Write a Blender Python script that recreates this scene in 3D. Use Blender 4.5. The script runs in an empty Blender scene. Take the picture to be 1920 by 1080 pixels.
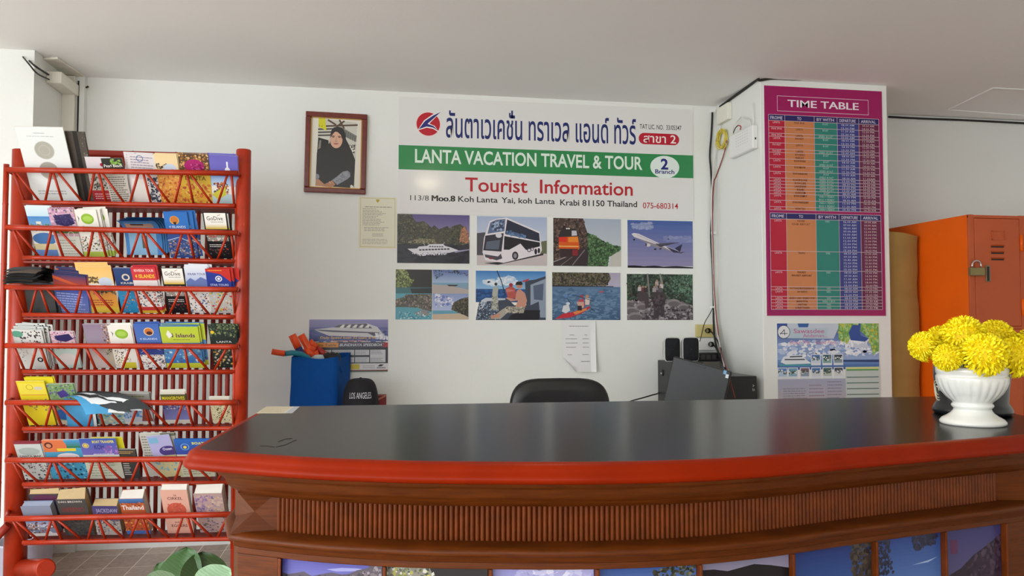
import bpy, bmesh, math, random
from mathutils import Vector, Matrix

random.seed(7)
scn = bpy.context.scene
COL = scn.collection

# ------------------------------------------------------------------ camera, world, lights, exposure
F_PX = 1500.0
YAW, PITCH = math.radians(9.54), math.atan(60 / 1500)
CAM = Vector((0, 0, 1.25))
FWD = Vector((math.sin(YAW) * math.cos(PITCH), math.cos(YAW) * math.cos(PITCH), math.sin(PITCH)))
RIGHT = Vector((math.cos(YAW), -math.sin(YAW), 0))
UP = RIGHT.cross(FWD)
cam_data = bpy.data.cameras.new('camera'); cam_data.sensor_width = 36
cam_data.lens = F_PX * 36 / 1920
cam_data.clip_start = 0.05
cam = bpy.data.objects.new('camera', cam_data); COL.objects.link(cam)
cam.matrix_world = Matrix((RIGHT, UP, -FWD)).transposed().to_4x4()
cam.location = CAM
scn.camera = cam

world = bpy.data.worlds.new('daylight'); scn.world = world
world.use_nodes = True
bg = world.node_tree.nodes['Background']
bg.inputs[0].default_value = (0.90, 0.96, 1.0, 1)
bg.inputs[1].default_value = 2.3

def area(name, loc, rot, sx, sy, power, col):
    l = bpy.data.lights.new(name, 'AREA'); l.shape = 'RECTANGLE'; l.size = sx; l.size_y = sy
    l.energy = power; l.color = col
    o = bpy.data.objects.new(name, l); COL.objects.link(o)
    o.location = loc; o.rotation_euler = rot
    return o
# daylight through the open shop front (left side and front)
area('daylight_side', (-3.9, -0.4, 1.4), (0, math.radians(-90), 0), 2.2, 4.4, 30, (0.98, 0.99, 1.0))
for nm, loc, rot, sx, sy in (('sky_portal', (-3.45, -0.05, 1.3), (0, math.radians(-90), 0), 2.6, 5.9), ('sky_portal', (-1.5, -3.02, 1.3), (math.radians(90), 0, 0), 3.6, 2.6)):
    o_ = area(nm, loc, rot, sx, sy, 1, (1, 1, 1)); o_.data.cycles.is_portal = True

scn.view_settings.view_transform = 'Standard'
scn.view_settings.look = 'None'
scn.view_settings.gamma = 1
scn.view_settings.use_curve_mapping = False
scn.view_settings.exposure = 1.0

# ------------------------------------------------------------------ helpers
def ray(px, py):
    return FWD + RIGHT * ((px - 960) / F_PX) + UP * ((540 - py) / F_PX)
def U(px, py, axis, val):
    d = ray(px, py)
    return CAM + d * ((val - CAM[axis]) / d[axis])
def UP_(px, py, p0, n):
    d = ray(px, py)
    return CAM + d * ((Vector(p0) - CAM).dot(n) / d.dot(n))
def UZ(px, py, depth):
    return CAM + ray(px, py) * depth

def lin(h):
    h = h.lstrip('#')
    out = []
    for i in (0, 2, 4):
        c = int(h[i:i + 2], 16) / 255
        out.append(c / 12.92 if c <= 0.04045 else ((c + 0.055) / 1.055) ** 2.4)
    return (out[0], out[1], out[2], 1)

def mat(name, hexc, rough=0.5, metal=0.0, spec=0.5, var=0.06, scale=6.0, bump=0.0, bscale=40.0, stretch=None,
        coat=0.0, trans=0.0, col2=None, sss=0.0):
    m = bpy.data.materials.new(name); m.use_nodes = True
    nt = m.node_tree; b = nt.nodes['Principled BSDF']
    b.inputs['Roughness'].default_value = rough
    b.inputs['Metallic'].default_value = metal
    b.inputs['Specular IOR Level'].default_value = spec
    b.inputs['Coat Weight'].default_value = coat
    b.inputs['Transmission Weight'].default_value = trans
    tc = nt.nodes.new('ShaderNodeTexCoord'); mp = nt.nodes.new('ShaderNodeMapping')
    nt.links.new(tc.outputs['Object'], mp.inputs[0])
    if stretch: mp.inputs['Scale'].default_value = stretch
    nz = nt.nodes.new('ShaderNodeTexNoise'); nz.inputs['Scale'].default_value = scale
    nz.inputs['Detail'].default_value = 6
    nt.links.new(mp.outputs[0], nz.inputs['Vector'])
    rp = nt.nodes.new('ShaderNodeValToRGB')
    c = lin(hexc)
    if col2:
        a, d = c, lin(col2)
    else:
        a = tuple(x * (1 - var) for x in c[:3]) + (1,); d = tuple(min(1, x * (1 + var)) for x in c[:3]) + (1,)
    rp.color_ramp.elements[0].color = a; rp.color_ramp.elements[1].color = d
    rp.color_ramp.elements[0].position = 0.3; rp.color_ramp.elements[1].position = 0.7
    nt.links.new(nz.outputs['Fac'], rp.inputs[0])
    nt.links.new(rp.outputs[0], b.inputs['Base Color'])
    if bump:
        n2 = nt.nodes.new('ShaderNodeTexNoise'); n2.inputs['Scale'].default_value = bscale; n2.inputs['Detail'].default_value = 4
        nt.links.new(mp.outputs[0], n2.inputs['Vector'])
        bp = nt.nodes.new('ShaderNodeBump'); bp.inputs['Strength'].default_value = bump; bp.inputs['Distance'].default_value = 0.01
        nt.links.new(n2.outputs['Fac'], bp.inputs['Height']); nt.links.new(bp.outputs[0], b.inputs['Normal'])
    return m

def print_mat(name, rough, spec=0.4, coat=0.0):
    m = bpy.data.materials.new(name); m.use_nodes = True
    nt = m.node_tree; b = nt.nodes['Principled BSDF']
    b.inputs['Roughness'].default_value = rough; b.inputs['Specular IOR Level'].default_value = spec
    b.inputs['Coat Weight'].default_value = coat; b.inputs['Coat Roughness'].default_value = 0.12
    at = nt.nodes.new('ShaderNodeAttribute'); at.attribute_name = 'ink'
    nt.links.new(at.outputs['Color'], b.inputs['Base Color'])
    return m

M_GLOSS = print_mat('glossy_print', 0.32)
M_SIGN = print_mat('vinyl_sign_print', 0.4, 0.3, 0.35)
M_MATTE = print_mat('matte_print', 0.6, 0.2)
M_SATIN = print_mat('satin_print', 0.45, 0.3)

def finish(o, label=None, cat=None, group=None, kind=None):
    if label: o['label'] = label
    if cat: o['category'] = cat
    if group: o['group'] = group
    if kind: o['kind'] = kind
    return o

def thing(name, label, cat, loc=(0, 0, 0), rotz=0.0, group=None, M=None):
    o = bpy.data.objects.new(name, None); COL.objects.link(o)
    o.empty_display_size = 0.05
    if M is not None: o.matrix_world = M
    else:
        o.location = loc; o.rotation_euler = (0, 0, rotz)
    return finish(o, label, cat, group)

class MB:
    """collects geometry for ONE mesh object"""
    def __init__(s): s.v = []; s.f = []; s.m = []; s.sm = []
    def add(s, vs, fs, m=0, smooth=False):
        b = len(s.v); s.v += [tuple(v) for v in vs]
        for f in fs:
            s.f.append(tuple(b + i for i in f)); s.m.append(m); s.sm.append(smooth)
        return s
    def box(s, a, b, m=0):
        x0, y0, z0 = a; x1, y1, z1 = b
        x0, x1 = min(x0, x1), max(x0, x1); y0, y1 = min(y0, y1), max(y0, y1); z0, z1 = min(z0, z1), max(z0, z1)
        vs = [(x0,y0,z0),(x1,y0,z0),(x1,y1,z0),(x0,y1,z0),(x0,y0,z1),(x1,y0,z1),(x1,y1,z1),(x0,y1,z1)]
        return s.add(vs, [(0,3,2,1),(4,5,6,7),(0,1,5,4),(1,2,6,5),(2,3,7,6),(3,0,4,7)], m)
    def tube(s, pts, r, n=8, m=0, smooth=True, caps=True):
        pts = [Vector(p) for p in pts]
        rs = r if isinstance(r, (list, tuple)) else [r] * len(pts)
        vs = []; prev = None
        for i, p in enumerate(pts):
            t = (pts[min(i + 1, len(pts) - 1)] - pts[max(i - 1, 0)]).normalized()
            if prev is None:
                a = Vector((0, 0, 1)) if abs(t.z) < 0.9 else Vector((1, 0, 0))
                u = t.cross(a).normalized()
            else:
                u = (prev - t * prev.dot(t)).normalized()
            prev = u; w = t.cross(u)
            for k in range(n):
                a = 2 * math.pi * k / n
                vs.append(p + (u * math.cos(a) + w * math.sin(a)) * rs[i])
        fs = []
        for i in range(len(pts) - 1):
            for k in range(n):
                fs.append((i*n+k, i*n+(k+1) % n, (i+1)*n+(k+1) % n, (i+1)*n+k))
        s.add(vs, fs, m, smooth)
        if caps:
            b = len(s.v) - len(vs)
            s.f.append(tuple(b + k for k in reversed(range(n)))); s.m.append(m); s.sm.append(False)
            e = b + (len(pts) - 1) * n
            s.f.append(tuple(e + k for k in range(n))); s.m.append(m); s.sm.append(False)
        return s
    def lathe(s, prof, n=32, c=(0, 0, 0), m=0, smooth=True, mod=None, axis='z'):
        vs = []
        for i, (r, z) in enumerate(prof):
            for k in range(n):
                a = 2 * math.pi * k / n
                rr = r * (mod(a, z) if mod else 1)
                p = (rr * math.cos(a), rr * math.sin(a), z)
                if axis == 'y': p = (p[0], -p[2], p[1])
                vs.append((c[0] + p[0], c[1] + p[1], c[2] + p[2]))
        fs = [(i*n+k, i*n+(k+1) % n, (i+1)*n+(k+1) % n, (i+1)*n+k) for i in range(len(prof)-1) for k in range(n)]
        return s.add(vs, fs, m, smooth)
    def prism(s, poly, z0, z1, m=0, axis='z'):
        n = len(poly)
        if axis == 'z': vs = [(x, y, z0) for x, y in poly] + [(x, y, z1) for x, y in poly]
        else: vs = [(x, z0, y) for x, y in poly] + [(x, z1, y) for x, y in poly]
        fs = [tuple(reversed(range(n))), tuple(range(n, 2*n))] + [(i, (i+1) % n, n+(i+1) % n, n+i) for i in range(n)]
        return s.add(vs, fs, m)
    def strip(s, rows, m=0, smooth=False):
        n = len(rows[0]); vs = [p for r in rows for p in r]
        fs = [(i*n+k, i*n+k+1, (i+1)*n+k+1, (i+1)*n+k) for i in range(len(rows)-1) for k in range(n-1)]
        return s.add(vs, fs, m, smooth)
    def build(s, name, mats, parent=None, bevel=0, seg=2, base=True, subsurf=0, normals=True):
        if not isinstance(mats, (list, tuple)): mats = [mats]
        vs = s.v; off = Vector((0, 0, 0))
        if parent is None and base:
            off = Vector(((min(v[0] for v in vs) + max(v[0] for v in vs)) / 2, (min(v[1] for v in vs) + max(v[1] for v in vs)) / 2, min(v[2] for v in vs)))
            vs = [tuple(Vector(v) - off) for v in vs]
        me = bpy.data.meshes.new(name); me.from_pydata(vs, [], s.f)
        for m_ in mats: me.materials.append(m_)
        me.polygons.foreach_set('material_index', s.m); me.polygons.foreach_set('use_smooth', s.sm)
        if normals:
            bm = bmesh.new(); bm.from_mesh(me); bmesh.ops.recalc_face_normals(bm, faces=bm.faces); bm.to_mesh(me); bm.free()
        me.update()
        o = bpy.data.objects.new(name, me); COL.objects.link(o)
        o.location = off
        if parent is not None: o.parent = parent
        if bevel:
            b = o.modifiers.new('bevel', 'BEVEL'); b.width = bevel; b.segments = seg; b.limit_method = 'ANGLE'; b.angle_limit = math.radians(40)
        if subsurf:
            b = o.modifiers.new('sub', 'SUBSURF'); b.levels = subsurf; b.render_levels = subsurf
        return o

def struct(name, mb, m, bevel=0):
    return finish(mb.build(name, m, base=False, bevel=bevel), kind='structure')

# ---- lettering: glyph outlines of Blender's own font, filled into polygons
_txt = {}
def glyphs(s, bold=0.0, res=3):
    k = (s, bold, res)
    if k not in _txt:
        c = bpy.data.curves.new('lettering', 'FONT'); c.body = s; c.size = 1; c.resolution_u = res; c.offset = bold
        o = bpy.data.objects.new('lettering', c); COL.objects.link(o)
        dg = bpy.context.evaluated_depsgraph_get(); dg.update()
        ev = o.evaluated_get(dg); me = ev.to_mesh()
        vs = [(v.co.x, v.co.y) for v in me.vertices]; fs = [tuple(p.vertices) for p in me.polygons]
        ev.to_mesh_clear(); bpy.data.objects.remove(o); bpy.data.curves.remove(c)
        _txt[k] = (vs, fs)
    return _txt[k]

class Print:
    """a printed sheet: thin board plus inks; local x right, z up, faces -y; drawn in fractions (0,0)=top left, (1,1)=bottom right"""
    STEP = 2.5e-5
    def __init__(s, w, h, t=0.002, board='#f4f2ec', front=None):
        s.w, s.h, s.t = w, h, t
        s.v = []; s.f = []; s.c = []; s.lay = 0.0
        c = lin(board)
        vs = [(0,0,0),(w,0,0),(w,t,0),(0,t,0),(0,0,h),(w,0,h),(w,t,h),(0,t,h)]
        s._add(vs, [(0,3,2,1),(4,5,6,7),(1,2,6,5),(2,3,7,6),(3,0,4,7)], c)
        s._add([(0,0,0),(w,0,0),(w,0,h),(0,0,h)], [(0,1,2,3)], lin(front) if front else c)
    def _add(s, vs, fs, c):
        b = len(s.v); s.v += vs
        for f in fs: s.f.append(tuple(b + i for i in f)); s.c.append(c)
    def up(s, k=1.0): s.lay += s.STEP * k; return -s.lay
    def P(s, x, y): return (x * s.w, (1 - y) * s.h)
    def poly(s, pts, c, raw=False):
        if not raw: pts = [(min(max(p[0], 0), 1), min(max(p[1], 0), 1)) for p in pts]
        y = s.up()
        vs = [(p[0], y, p[1]) if raw else (p[0]*s.w, y, (1-p[1])*s.h) for p in pts]
        s._add(vs, [tuple(range(len(vs)))], lin(c)); return s
    def rect(s, x0, y0, x1, y1, c): return s.poly([(x0,y1),(x1,y1),(x1,y0),(x0,y0)], c)
    def grad(s, x0, y0, x1, y1, c0, c1, n=24):
        a, b = lin(c0), lin(c1); yy = s.up()
        for i in range(n):
            k = i / (n - 1); c = tuple(a[j]*(1-k) + b[j]*k for j in range(4))
            ya, yb = y0 + (y1-y0)*i/n, y0 + (y1-y0)*(i+1)/n
            s._add([(x0*s.w,yy,(1-yb)*s.h),(x1*s.w,yy,(1-yb)*s.h),(x1*s.w,yy,(1-ya)*s.h),(x0*s.w,yy,(1-ya)*s.h)], [(0,1,2,3)], c)
        return s
    def ell(s, cx, cy, rx, ry, c, n=20, a0=0, a1=360, round_=False):
        if round_: ry = rx * s.w / s.h
        return s.poly([(cx + rx*math.cos(math.radians(a0+(a1-a0)*i/n)), cy + ry*math.sin(math.radians(a0+(a1-a0)*i/n))) for i in range(n)], c)
    def ring(s, cx, cy, rx, c, w=0.15, n=24, ry=None):
        if ry is None: ry = rx * s.w / s.h
        yy = s.up(); vs = []
        for i in range(n):
            a = 2*math.pi*i/n
            for k in (1, 1-w): vs.append(((cx+rx*k*math.cos(a))*s.w, yy, (1-(cy+ry*k*math.sin(a)))*s.h))
        s._add(vs, [(2*i, 2*i+1, (2*i+3) % (2*n), (2*i+2) % (2*n)) for i in range(n)], lin(c)); return s
    def line(s, pts, w, c):
        """polyline of width w (fraction of print width)"""
        y = s.up(); hw = w * s.w / 2
        P = [Vector((p[0]*s.w, (1-p[1])*s.h)) for p in pts]
        for a, b in zip(P, P[1:]):
            d = (b - a)
            if d.length < 1e-9: continue
            d.normalize(); n = Vector((-d.y, d.x)) * hw
            q = [a - n - d*hw*0.5, b - n + d*hw*0.5, b + n + d*hw*0.5, a + n - d*hw*0.5]
            s._add([(p.x, y, p.y) for p in q], [(0,1,2,3)], lin(c))
        return s
    def text(s, t, x, y, h, c, al='l', width=None, bold=0.0, res=3, slant=0.0, rot=0.0):
        """baseline left at (x,y) fractions; h = capital height as a fraction of print height; width = total width fraction"""
        vs, fs = glyphs(t, bold, res)
        if not vs: return s
        x0 = min(v[0] for v in vs); x1 = max(v[0] for v in vs)
        sy = h * s.h / 0.69
        sx = (width * s.w / (x1 - x0)) if width else sy
        W = (x1 - x0) * sx
        ox = x * s.w - (W/2 if al == 'c' else W if al == 'r' else 0); oz = (1 - y) * s.h
        yy = s.up(); cr, sr = math.cos(rot), math.sin(rot)
        out = []
        for v in vs:
            a = (v[0]-x0)*sx + v[1]*sy*slant; b = v[1]*sy
            out.append((ox + a*cr - b*sr, yy, oz + a*sr + b*cr))
        s._add(out, fs, lin(c)); return s
    def noise(s, region, cols, n, size, seed=1, asp=1.0):
        """n small irregular blots inside a polygon region: leaves, rock, foam"""
        n = int(n*2.4); size *= 0.62; r = random.Random(seed); xs = [p[0] for p in region]; ys = [p[1] for p in region]
        base = s.up(); cl = [lin(c) for c in cols]; k = 0; tries = 0
        while k < n and tries < n * 12:
            tries += 1
            x, y = r.uniform(min(xs), max(xs)), r.uniform(min(ys), max(ys)); ins = False; j = len(region) - 1
            for i in range(len(region)):
                xi, yi = region[i]; xj, yj = region[j]
                if (yi > y) != (yj > y) and x < (xj-xi)*(y-yi)/(yj-yi) + xi: ins = not ins
                j = i
            if not ins: continue
            k += 1; q = r.uniform(0.5, 1.3) * size; ph = r.uniform(0, 6.28)
            yy = base - 1.2e-6 * (k % 60); vs = []
            for i in range(5):
                a = ph + 1.257*i; rr = q * r.uniform(0.6, 1.2)
                px = min(max(x + rr*math.cos(a)*asp, 0), 1); py = min(max(y + rr*math.sin(a)*s.w/s.h, 0), 1)
                vs.append((px*s.w, yy, (1-py)*s.h))
            s._add(vs, [(4,3,2,1,0)], r.choice(cl))
        s.lay += 1e-4; return s
    def rows(s, x0, y0, x1, y1, c, n, th=0.35, seed=0, gap=0.25):
        """unreadable small print: rows of dashes"""
        r = random.Random(seed); yy = s.up()
        for i in range(n):
            y = y0 + (y1-y0)*(i+0.5)/n; hh = (y1-y0)/n*th/2; x = x0; end = x1 - r.random()*gap*(x1-x0)
            while x < end:
                l = (x1-x0)*r.uniform(0.05, 0.16); xe = min(x+l, end)
                s._add([(x*s.w,yy,(1-y-hh)*s.h),(xe*s.w,yy,(1-y-hh)*s.h),(xe*s.w,yy,(1-y+hh)*s.h),(x*s.w,yy,(1-y+hh)*s.h)], [(0,1,2,3)], lin(c))
                x = xe + (x1-x0)*0.02
        return s
    def mesh(s, name, m=None, bend=None):
        me = bpy.data.meshes.new(name)
        vs = [bend(*v) for v in s.v] if bend else s.v
        me.from_pydata(vs, [], s.f); me.materials.append(m or M_SATIN)
        at = me.color_attributes.new('ink', 'FLOAT_COLOR', 'CORNER')
        buf = []
        for f, c in zip(s.f, s.c): buf += list(c) * len(f)
        at.data.foreach_set('color', buf); me.update()
        return me
    def obj(s, name, M=None, m=None, parent=None, bend=None):
        o = bpy.data.objects.new(name, s.mesh(name, m, bend)); COL.objects.link(o)
        if parent is not None: o.parent = parent
        if M is not None: o.matrix_world = M
        return o

def frame_M(o, ex, ez):
    """matrix with local x along ex, z along ez, placed at o"""
    ex, ez = Vector(ex).normalized(), Vector(ez).normalized(); ey = ez.cross(ex)
    m = Matrix((ex, ey, ez)).transposed().to_4x4(); m.translation = Vector(o)
    return m
def pxs(p, x0, y0, x1, y1):
    """pixel box -> fractions on print p (coordinates measured in a crop)"""
    return lambda x, y: ((x - x0) / (x1 - x0), (y - y0) / (y1 - y0))

# ------------------------------------------------------------------ materials
W_WALL = 4.73
def wall_mat(name, hexc, stain='#c9c3b4'):
    m = mat(name, hexc, rough=0.75, spec=0.2, var=0.02, scale=1.2, bump=0.06, bscale=60)
    return m
m_wall = wall_mat('white_wall_paint', '#ecede8')
m_ceil = wall_mat('white_ceiling_paint', '#f8f8f5')
m_plaster = mat('old_plaster', '#e9e4d6', rough=0.9, var=0.08, scale=25, bump=0.5, bscale=60)
m_red = mat('red_painted_bamboo', '#a62c0c', rough=0.38, spec=0.3, var=0.14, scale=14, bump=0.12, bscale=30, coat=0.15)
m_redin = mat('dark_red_painted_wood', '#982610', rough=0.5, var=0.15, scale=10)
m_edge = mat('orange_red_lacquer', '#841e00', rough=0.36, spec=0.08, var=0.10, scale=9, coat=0.03, bump=0.05, bscale=50)
m_wood = mat('brown_lacquered_wood', '#5a2a08', rough=0.42, spec=0.18, var=0.25, scale=5, stretch=(3, 3, 40), bump=0.05, bscale=20)
m_flute = mat('reddish_brown_wood', '#662e0a', rough=0.42, spec=0.18, var=0.25, scale=30)
m_lam = mat('dark_grey_laminate', '#161412', rough=0.22, var=0.06, scale=60, spec=0.1)
m_white = mat('white_plastic', '#efefec', rough=0.4, var=0.01)
m_black = mat('black_plastic', '#141416', rough=0.45, var=0.05)
m_dgrey = mat('charcoal_plastic', '#3d3c3b', rough=0.5, var=0.04)
m_wire = mat('black_cable', '#1c1a18', rough=0.6)
m_wirer = mat('red_wire', '#8f3a34', rough=0.5)
m_wirew = mat('white_wire', '#e4e2dc', rough=0.5)
m_yel = mat('yellow_wire', '#e3cf4e', rough=0.5)
m_metal = mat('steel', '#c9c7c0', rough=0.3, metal=1.0)
# ------------------------------------------------------------------ the setting
def tile_mat():
    m = bpy.data.materials.new('brown_floor_tiles'); m.use_nodes = True
    nt = m.node_tree; b = nt.nodes['Principled BSDF']; b.inputs['Roughness'].default_value = 0.4
    tc = nt.nodes.new('ShaderNodeTexCoord'); br = nt.nodes.new('ShaderNodeTexBrick')
    br.offset = 0.0; br.squash = 1.0
    br.inputs['Color1'].default_value = lin('#a48a7a'); br.inputs['Color2'].default_value = lin('#bfa898')
    br.inputs['Mortar'].default_value = lin('#efe2d4')
    br.inputs['Scale'].default_value = 1.0; br.inputs['Brick Width'].default_value = 0.135
    br.inputs['Row Height'].default_value = 0.23; br.inputs['Mortar Size'].default_value = 0.0022
    nt.links.new(tc.outputs['Object'], br.inputs['Vector'])
    nz = nt.nodes.new('ShaderNodeTexNoise'); nz.inputs['Scale'].default_value = 35; nz.inputs['Detail'].default_value = 8
    nt.links.new(tc.outputs['Object'], nz.inputs['Vector'])
    mx = nt.nodes.new('ShaderNodeMix'); mx.data_type = 'RGBA'; mx.blend_type = 'OVERLAY'; mx.inputs['Factor'].default_value = 0.45
    nt.links.new(br.outputs['Color'], mx.inputs['A']); nt.links.new(nz.outputs['Fac'], mx.inputs['B'])
    nt.links.new(mx.outputs['Result'], b.inputs['Base Color'])
    return m
struct('floor', MB().box((-3.4, -3.2, -0.1), (5.2, 4.9, 0)), tile_mat())
struct('ground', MB().box((-14, -14, -0.14), (9, 9, -0.02)), mat('grey_concrete', '#d6d6d2', 0.85, bump=0.2))  # unseen pale ground added outside to bounce daylight up to the ceiling
struct('ceiling', MB().box((-3.4, -3.0, 2.6), (4.8, 4.9, 2.75)), m_ceil)
struct('wall_back', MB().box((-3.4, W_WALL, 0), (4.8, W_WALL + 0.17, 2.6)), m_wall)
struct('wall_front', MB().box((0.3, -3.2, 0), (4.8, -3.0, 2.6)), m_wall)  # unseen wall added behind the camera to hold back light from the front
struct('wall_side', MB().box((-3.6, 2.85, 0), (-3.4, W_WALL, 2.6)), m_wall)  # unseen wall added to keep side daylight off the left wall end
struct('wall_right', MB().box((4.6, -3.0, 0), (4.8, W_WALL, 2.6)), m_wall)
PF, PL, PR = 4.14, 2.105, 2.885                     # the pillar on the right
struct('wall_pillar', MB().box((PL, PF, 0), (PR, W_WALL, 2.6)), m_wall, bevel=0.004)
struct('baseboard_back', MB().box((-3.3, W_WALL - 0.012, 0), (PL, W_WALL, 0.035)), m_white)
# left corner: a projecting wall end, and a pipe chase in the corner behind it
q = U(63, 180, 1, 4.30)
LX = q.x
struct('wall_left', MB().box((-3.4, 4.30, 0), (LX, W_WALL, 2.6)), m_wall)
a = U(112, 180, 1, 4.69).x; b_ = U(158, 180, 1, 4.69).x
struct('trim_1', MB().box((a, 4.69, 0), (b_, W_WALL, 2.6)), m_wall)
# rough plaster patch on the ceiling above the chase
mb = MB()
top = [(U(x, y, 2, 2.6).x, U(x, y, 2, 2.6).y) for x, y in ((62, 108), (108, 106), (158, 140), (150, 152), (95, 150))]
mb.prism([(x, y) for x, y in top], 2.588, 2.6)
struct('trim_2', mb, m_plaster, bevel=0.004)
# faint access hatch in the ceiling on the right
mb = MB()
h = [U(x, y, 2, 2.6) for x, y in ((1778, 205), (1862, 164), (2010, 172), (1925, 216))]
for i in range(4):
    p, r = h[i], h[(i + 1) % 4]
    mb.tube([(p.x, p.y, 2.599), (r.x, r.y, 2.599)], 0.004, 4, smooth=False)
struct('trim_3', mb, m_ceil)

# white cable trunking in the left corner, junction box, cables
x0, x1 = U(114, 200, 1, 4.66).x, U(139, 200, 1, 4.66).x
zt, zb = U(125, 141, 1, 4.66).z, U(125, 245, 1, 4.66).z
t = thing('cable_trunking', 'cream plastic cable trunking running down the left corner behind the leaflet rack', 'cable trunking', ((x0+x1)/2, 4.69, zb))
MB().box((-(x1-x0)/2, -0.03, 0), ((x1-x0)/2, 0.0, zt-zb)).build('cover', mat('cream_plastic', '#e9e6d8', 0.45, var=0.02), t, bevel=0.003)
MB().box(((x1-x0)/2 + 0.006, -0.004, -0.01), ((x1-x0)/2 + 0.014, 0.0, zt-zb-0.02)).build('gap_seal', m_black, t)
m_cream = bpy.data.materials['cream_plastic']
cz = U(100, 142, 1, 4.55)
jy = U(88, 145, 0, LX + 0.005).y; o = MB().box((LX + 0.001, jy, U(88, 155, 1, jy).z), (LX + 0.075, 4.688, min(2.584, U(88, 133, 1, jy).z))).build('junction_box', m_cream, bevel=0.004)
finish(o, 'small cream junction box beside the trunking below the ceiling in the left corner', 'junction box')
def cable(name, pts, r, m, label, cat='cable', group=None, n=6):
    P = [Vector(p) for p in pts]; out = []
    for i in range(len(P) - 1):                       # Catmull-Rom
        p0, p1, p2, p3 = P[max(i-1, 0)], P[i], P[i+1], P[min(i+2, len(P)-1)]
        for k in range(5):
            s = k / 5
            out.append(0.5*((2*p1) + (p2-p0)*s + (2*p0-5*p1+4*p2-p3)*s*s + (3*p1-p0-3*p2+p3)*s**3))
    out.append(P[-1])
    return finish(MB().tube(out, r, n).build(name, m), label, cat, group)
cable('cable', [U(36, 99, 2, 2.592), U(48, 108, 2, 2.585), U(66, 124, 1, 4.22), U(91, 140, 1, jy - 0.004)], 0.005, m_wire, 'upper of two black cables hanging from the ceiling in the left corner')
cable('cable', [U(40, 103, 2, 2.590), U(55, 121, 1, 4.15), U(70, 138, 1, 4.23), U(92, 149, 1, jy - 0.004)], 0.004, m_wire, 'lower of two black cables hanging from the ceiling in the left corner')
o = cable('wall_hook', [U(156, 164, 1, W_WALL), U(161, 164, 1, W_WALL - 0.02), U(166, 162, 1, W_WALL - 0.02)], 0.005, m_wire, 'small black hook on the back wall near the ceiling left of the portrait', 'hook')

# ceiling lamp above the counter (out of the picture, seen as a glint in the sign and the counter edge)
t = thing('ceiling_lamp', 'round ceiling lamp with two small bulbs above the counter', 'ceiling lamp', (0.46, 1.95, 2.50))
MB().lathe([(0, 0.10), (0.10, 0.10), (0.10, 0.08), (0.03, 0.07), (0.0, 0.07)], 24).build('base', m_white, t)
m_bulb = bpy.data.materials.new('lit_bulb'); m_bulb.use_nodes = True
bb = m_bulb.node_tree.nodes['Principled BSDF']; bb.inputs['Emission Color'].default_value = (1, 0.86, 0.6, 1); bb.inputs['Emission Strength'].default_value = 60
for s_ in (-1, 1):
    MB().lathe([(0.001, 0.0), (0.02, 0.01), (0.028, 0.03), (0.02, 0.055), (0.012, 0.075), (0.001, 0.076)], 14, (0.05*s_, 0, 0)).build('bulb', m_bulb, t)

# ------------------------------------------------------------------ the counter
FR = [(-0.345,1.640),(-0.30,1.612),(-0.202,1.556),(-0.101,1.503),(0,1.464),(0.09,1.436),(0.237,1.404),(0.366,1.382),(0.48,1.373),(0.59,1.375),(0.70,1.39),(0.79,1.41),(0.927,1.445),(1.057,1.475),(1.205,1.508),(1.39,1.550),(1.60,1.605)]
def fy(x):
    n = len(FR)
    for i in range(n - 1):
        if x <= FR[i+1][0] or i == n - 2:
            p0, p1, p2, p3 = FR[max(i-1,0)], FR[i], FR[i+1], FR[min(i+2,n-1)]
            s = (x - p1[0]) / (p2[0] - p1[0])
            m1 = (p2[1]-p0[1])/(p2[0]-p0[0]); m2 = (p3[1]-p1[1])/(p3[0]-p1[0]); hh = p2[0]-p1[0]
            return (2*s**3-3*s*s+1)*p1[1] + (s**3-2*s*s+s)*hh*m1 + (-2*s**3+3*s*s)*p2[1] + (s**3-s*s)*hh*m2
def fillet(pts, r, n=5):
    out = [Vector(pts[0])]
    for i in range(1, len(pts) - 1):
        a, b, c = Vector(pts[i-1]), Vector(pts[i]), Vector(pts[i+1])
        u, v = (a-b), (c-b)
        if u.normalized().dot(v.normalized()) > -0.9:
            p, q2 = b + u.normalized()*r, b + v.normalized()*r
            for k in range(n + 1):
                s = k / n; out.append(p*(1-s)**2 + b*2*s*(1-s) + q2*s*s)
        else: out.append(b)
    out.append(Vector(pts[-1])); return out
def offs(path, d):
    out = []
    for i, p in enumerate(path):
        a = path[max(i-1, 0)]; c = path[min(i+1, len(path)-1)]
        t1 = (p-a).normalized() if i > 0 else (c-p).normalized()
        t2 = (c-p).normalized() if i < len(path)-1 else t1
        n1, n2 = Vector((t1.y, -t1.x)), Vector((t2.y, -t2.x))
        n = (n1+n2); k = n.length_squared/2
        out.append(p - n/max(k, 0.4)*(-d) if k else p + n1*d)
    return out
xs = [-0.335 + (1.595+0.335)*i/60 for i in range(61)]
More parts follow.
